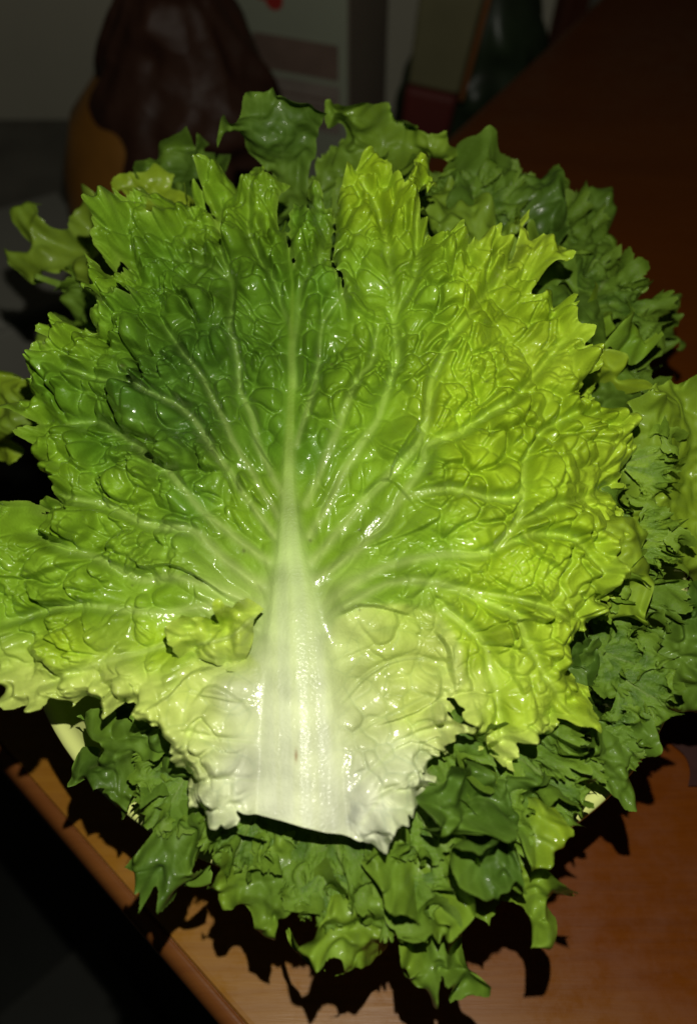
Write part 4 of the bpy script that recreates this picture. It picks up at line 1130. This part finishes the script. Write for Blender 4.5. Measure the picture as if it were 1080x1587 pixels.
def box(name, w, d, h, mat, parent=None, loc=(0, 0, 0), rot=(0, 0, 0), top=1.0, topd=None, bevel=.003):
    o = link_mesh(name, np.array(box_verts(w, d, h, top, topd)), BOXF, mat, smooth=False)
    o.location = loc; o.rotation_euler = rot
    if bevel:
        m = o.modifiers.new('bevel', 'BEVEL'); m.width = bevel; m.segments = 3
    if parent: o.parent = parent
    return o


BZ = -.20
bf = on_z(40, 450, BZ)[1]
bench = empty('bench', (-.25, float(bf) + .19, -.75))
tag(bench, 'dull grey bench behind the table carrying packets and a jar', 'bench')
M_BENCH = plain('dull_bench_wood', (.13, .12, .10), .5, .3, 12)
box('seat', 1.1, .38, .03, M_BENCH, bench, (0, 0, .52))
for sx_ in (-.5, .5):
    for sy_ in (-.15, .15):
        box('leg', .04, .04, .519, M_BENCH, bench, (sx_, sy_, 0))

# amber jar
M_AMBER = plain('amber_glaze', (.20, .085, .012), .4, .25, 14)
jc = at(240, 230, .80)
prof = [(.0, .001), (.058, .001), (.07, .01), (.085, .06), (.089, .11), (.083, .16), (.067, .205), (.04, .235), (.012, .246), (.0, .247)]
V = []; Fq = []
for r_, z_ in prof:
    for k in range(64):
        a = 2 * math.pi * k / 64; V.append((r_ * math.cos(a), r_ * math.sin(a), z_))
for i in range(len(prof) - 1):
    for k in range(64):
        a = i * 64 + k; b_ = i * 64 + (k + 1) % 64; Fq.append((a + 64, b_ + 64, b_, a))
jar = link_mesh('jar', np.array(V), np.array(Fq)[:, ::-1].copy(), M_AMBER)
jar.location = (float(jc[0]), float(jc[1]), BZ)
tag(jar, 'rounded amber jar on the bench, partly behind the brown bag', 'jar')

# crumpled brown bag
M_BAG, nt, b = new_mat('brown_film')
b.inputs['Base Color'].default_value = (.060, .022, .010, 1); b.inputs['Roughness'].default_value = .55
b.inputs['Specular IOR Level'].default_value = .25
tcb = N(nt, 'ShaderNodeTexCoord'); nb_ = N(nt, 'ShaderNodeTexVoronoi', Scale=38.0); nn_ = N(nt, 'ShaderNodeTexNoise', Scale=30.0, Detail=5.0)
nt.links.new(tcb.outputs['Object'], nb_.inputs['Vector']); nt.links.new(tcb.outputs['Object'], nn_.inputs['Vector'])
am = N(nt, 'ShaderNodeMath', operation='ADD'); nt.links.new(nb_.outputs['Distance'], am.inputs[0]); nt.links.new(nn_.outputs['Fac'], am.inputs[1])
bb = N(nt, 'ShaderNodeBump', Strength=.4, Distance=.010); nt.links.new(am.outputs[0], bb.inputs['Height']); nt.links.new(bb.outputs[0], b.inputs['Normal'])
crb = N(nt, 'ShaderNodeValToRGB'); crb.color_ramp.elements[0].color = (.022, .009, .005, 1); crb.color_ramp.elements[1].color = (.05, .02, .011, 1)
nt.links.new(nn_.outputs['Fac'], crb.inputs[0]); nt.links.new(crb.outputs[0], b.inputs['Base Color'])
th = np.linspace(0, 2 * math.pi, 97)[:-1]; zz = np.linspace(0, 1, 60)
TT, ZZ = np.meshgrid(th, zz)
rad = .066 * (.80 + .35 * np.sin(np.pi * np.clip(ZZ, 0, 1)) ** .7 - .45 * np.clip(ZZ - .72, 0, 1) * 2)
rad = rad * (1 + .10 * noise2(TT * 60, ZZ * 300, 40, 71) * np.sin(TT / 2) ** .5 + .05 * noise2(np.cos(TT) * 80 + 200, np.sin(TT) * 80 + ZZ * 260, 16, 72))
Vb = np.stack([rad * np.cos(TT) * 1.15, rad * np.sin(TT) * .85, .31 * ZZ], -1).reshape(-1, 3)
Fb = []
for i in range(59):
    for k in range(96):
        Fb.append((i * 96 + k, i * 96 + (k + 1) % 96, (i + 1) * 96 + (k + 1) % 96, (i + 1) * 96 + k))
Fl = [tuple(range(96))[::-1], tuple(59 * 96 + k for k in range(96))]
bag = link_mesh('bag', Vb, Fb + Fl, M_BAG)
bc = at(285, 170, .76)
bag.location = (float(bc[0]), float(bc[1]), BZ)
tag(bag, 'crumpled dark brown bag standing on the bench next to the amber jar', 'bag')

# carton with printed panels
M_CART = plain('pale_carton', (.22, .235, .175), .6, .05, 12)
M_CARTS = plain('carton_side', (.16, .13, .10), .6, .05, 12)
M_PRINT = plain('brown_print', (.13, .085, .065), .6, .2, 30)
M_PRINT2 = plain('pinkish_print', (.19, .155, .13), .6, .2, 30)
M_RED = plain('red_print', (.26, .02, .015), .5)
M_LEAFP = plain('dark_print', (.04, .06, .02), .5)
ct = empty('carton', (0, 0, 0))
cc = at(478, 110, .86)
ct.location = (float(cc[0]), float(cc[1]), BZ); ct.rotation_euler = (0, 0, -.38)
W_, D_, H_ = .122, .105, .36
box('body', W_, D_, H_, M_CART, ct, bevel=.002)
box('side_panel', .0012, D_ - .006, H_ - .004, M_CARTS, ct, (W_ / 2 + .0007, 0, .001), bevel=0)


def front(name, x, z, w, h, mat, thick=.0012):
    return box(name, w, thick, h, mat, ct, (x, -D_ / 2 - thick / 2 - .0001, z), bevel=0)


zc = float(at(440, 70, .82)[2]) - BZ
front('brown_panel', .012, zc - .012, .082, .030, M_PRINT)
front('pink_panel', .014, zc - .062, .080, .044, M_PRINT2)
for k in range(4):
    box('text_line', .070 - .008 * (k % 2), .0006, .0022, M_PRINT, ct, (.014, -D_ / 2 - .0017, zc - .032 - .008 * k), bevel=0)
front('seam_band', -.050, zc - .020, .020, .006, M_LEAFP)
for x_, z_ in ((-.018, zc + .055), (-.006, zc + .048)):
    Vd = [(0, 0, 0)] + [(.0085 * math.cos(a), 0, .0085 * math.sin(a)) for a in np.linspace(0, 2 * math.pi, 25)[:-1]]
    Vd2 = [(x, -.0014, z) for x, y, z in Vd]
    o = link_mesh('cherry_mark', np.array(Vd2), [(0, i + 1, (i + 1) % 24 + 1) for i in range(24)], M_RED, ct)
    o.location = (x_, -D_ / 2 - .0003, z_)
front('leaf_mark', .034, zc + .056, .014, .008, M_LEAFP)
tag(ct, 'pale carton printed with red cherries standing behind the heap', 'carton')

# red and cream pouch
M_CREAM = plain('cream_film', (.13, .12, .06), .5, .1, 20); M_ORG = plain('orange_edge', (.15, .055, .012), .5); M_DRED = plain('red_film', (.085, .012, .008), .6, .3, 14)
po = empty('pouch', (0, 0, 0)); pc_ = at(640, 140, .90)
po.location = (float(pc_[0]), float(pc_[1]), BZ); po.rotation_euler = (.0, math.radians(7), -.2)
box('red_lower_half', .040, .022, .165, M_DRED, po, (0, 0, 0), top=1.35, bevel=.006)
box('cream_upper_half', .052, .020, .14, M_CREAM, po, (.001, 0, .1655), top=1.2, bevel=.004)
box('orange_edge', .006, .0205, .145, M_ORG, po, (.0305, 0, .160), (0, math.radians(2.5), 0), bevel=.002)
tag(po, 'slim pouch with cream top, orange edge and red lower half behind the heap', 'pouch')

# dark green bag
M_GRN = plain('dark_green_film', (.022, .034, .016), .4, .4, 18, .4, .4)
rad = .055 * (.9 + .25 * np.sin(np.pi * ZZ) - .5 * np.clip(ZZ - .6, 0, 1)) * (1 + .10 * noise2(np.cos(TT) * 80 + 100, np.sin(TT) * 80 + ZZ * 220, 26, 75))
Vb = np.stack([rad * np.cos(TT) * 1.2, rad * np.sin(TT) * .8, .25 * ZZ], -1).reshape(-1, 3)
gb = link_mesh('green_bag', Vb, Fb + Fl, M_GRN)
gc = at(735, 130, .98); gb.location = (float(gc[0]), float(gc[1]), BZ)
tag(gb, 'dark green crumpled bag right of the red and cream pouch', 'bag')

# chair posts by the far table edge
ch = empty('chair', (0, 0, 0)); c0 = at(830, 60, 1.12); ch.location = (float(c0[0]), float(c0[1]), -.75); ch.rotation_euler = (0, 0, .3)
M_CH = plain('chair_red_wood', (.085, .026, .012), .45, .2, 15); M_CG = plain('chair_grey_metal', (.16, .16, .13), .4)
for sx_ in (-.005, .36):
    box('post', .034, .03, .95, M_CH, ch, (sx_, 0, 0), (0, math.radians(4), 0), bevel=.005)
    box('leg', .034, .03, .42, M_CH, ch, (sx_, .36, 0), bevel=.005)
box('seat', .42, .42, .025, M_CH, ch, (.18, .2, .421), bevel=.008)
box('back_rail', .33, .02, .05, M_CH, ch, (.205, 0, .8), bevel=.005)
for k in range(3):
    box('spindle', .012, .012, .40, M_CG, ch, (.055 + .06 * k, 0, .43), (0, math.radians(5), 0), bevel=.003)
tag(ch, 'dark red-brown chair with thin grey spindles beyond the far table edge', 'chair')

# grey storage box on the bench, far left
gx = at(-10, 330, .78)
gbx = empty('storage_box', (float(gx[0]), float(gx[1]), BZ)); gbx.rotation_euler = (0, 0, .55)
M_GB = plain('grey_board', (.20, .195, .165), .7, .06, 9)
box('body', .15, .17, .085, M_GB, gbx); box('lid', .156, .176, .012, M_GB, gbx, (0, 0, .0855))
tag(gbx, 'light grey storage box on the bench at the left edge', 'box')

# red cloth on the floor side, left
def cloth(name, px, py, z, size, col, seed, label):
    c = on_z(px, py, z)
    u = np.linspace(-1, 1, 50); UX, UY = np.meshgrid(u, u)
    r2 = np.clip(1 - UX ** 2 * .9 - UY ** 2 * .9, 0, 1)
    hz = (.16 * r2 + .10 * r2 * noise2(UX * 50 + 80, UY * 50 + 80, 22, seed, 2)) * size + .0015
    Vc = np.stack([UX * size * (1 + .15 * noise2(UX * 40, UY * 40, 30, seed + 1)), UY * size * .7, np.maximum(hz, .001)], -1).reshape(-1, 3)
    k, Q = grid_mesh(np.ones((49, 49), bool))
    o = link_mesh(name, Vc, Q[:, ::-1].copy(), plain(name + '_weave', col, .9, .25, 60))
    o.location = (float(c[0]), float(c[1]), z)
    tag(o, label, 'cloth')


cloth('folded_cloth', 20, 540, -.75, .13, (.22, .012, .010), 81, 'crumpled red cloth low down at the left behind the leaves')
cloth('napkin', 1150, 1150, .0015, .030, (.030, .008, .005), 82, 'crumpled dark red napkin on the table at the right edge')

# box on the floor, lower left
fb = on_z(140, 1600, -.75)
fbx = empty('floor_box', (float(fb[0]), float(fb[1]), -.75)); fbx.rotation_euler = (0, 0, .75)
M_FB = plain('dull_grey_card', (.04, .04, .034), .8, .1, 9)
box('body', .12, .12, .05, M_FB, fbx); box('lid', .125, .125, .012, M_FB, fbx, (0, 0, .0505))
tag(fbx, 'dull grey box on the dark floor below the table edge', 'box')
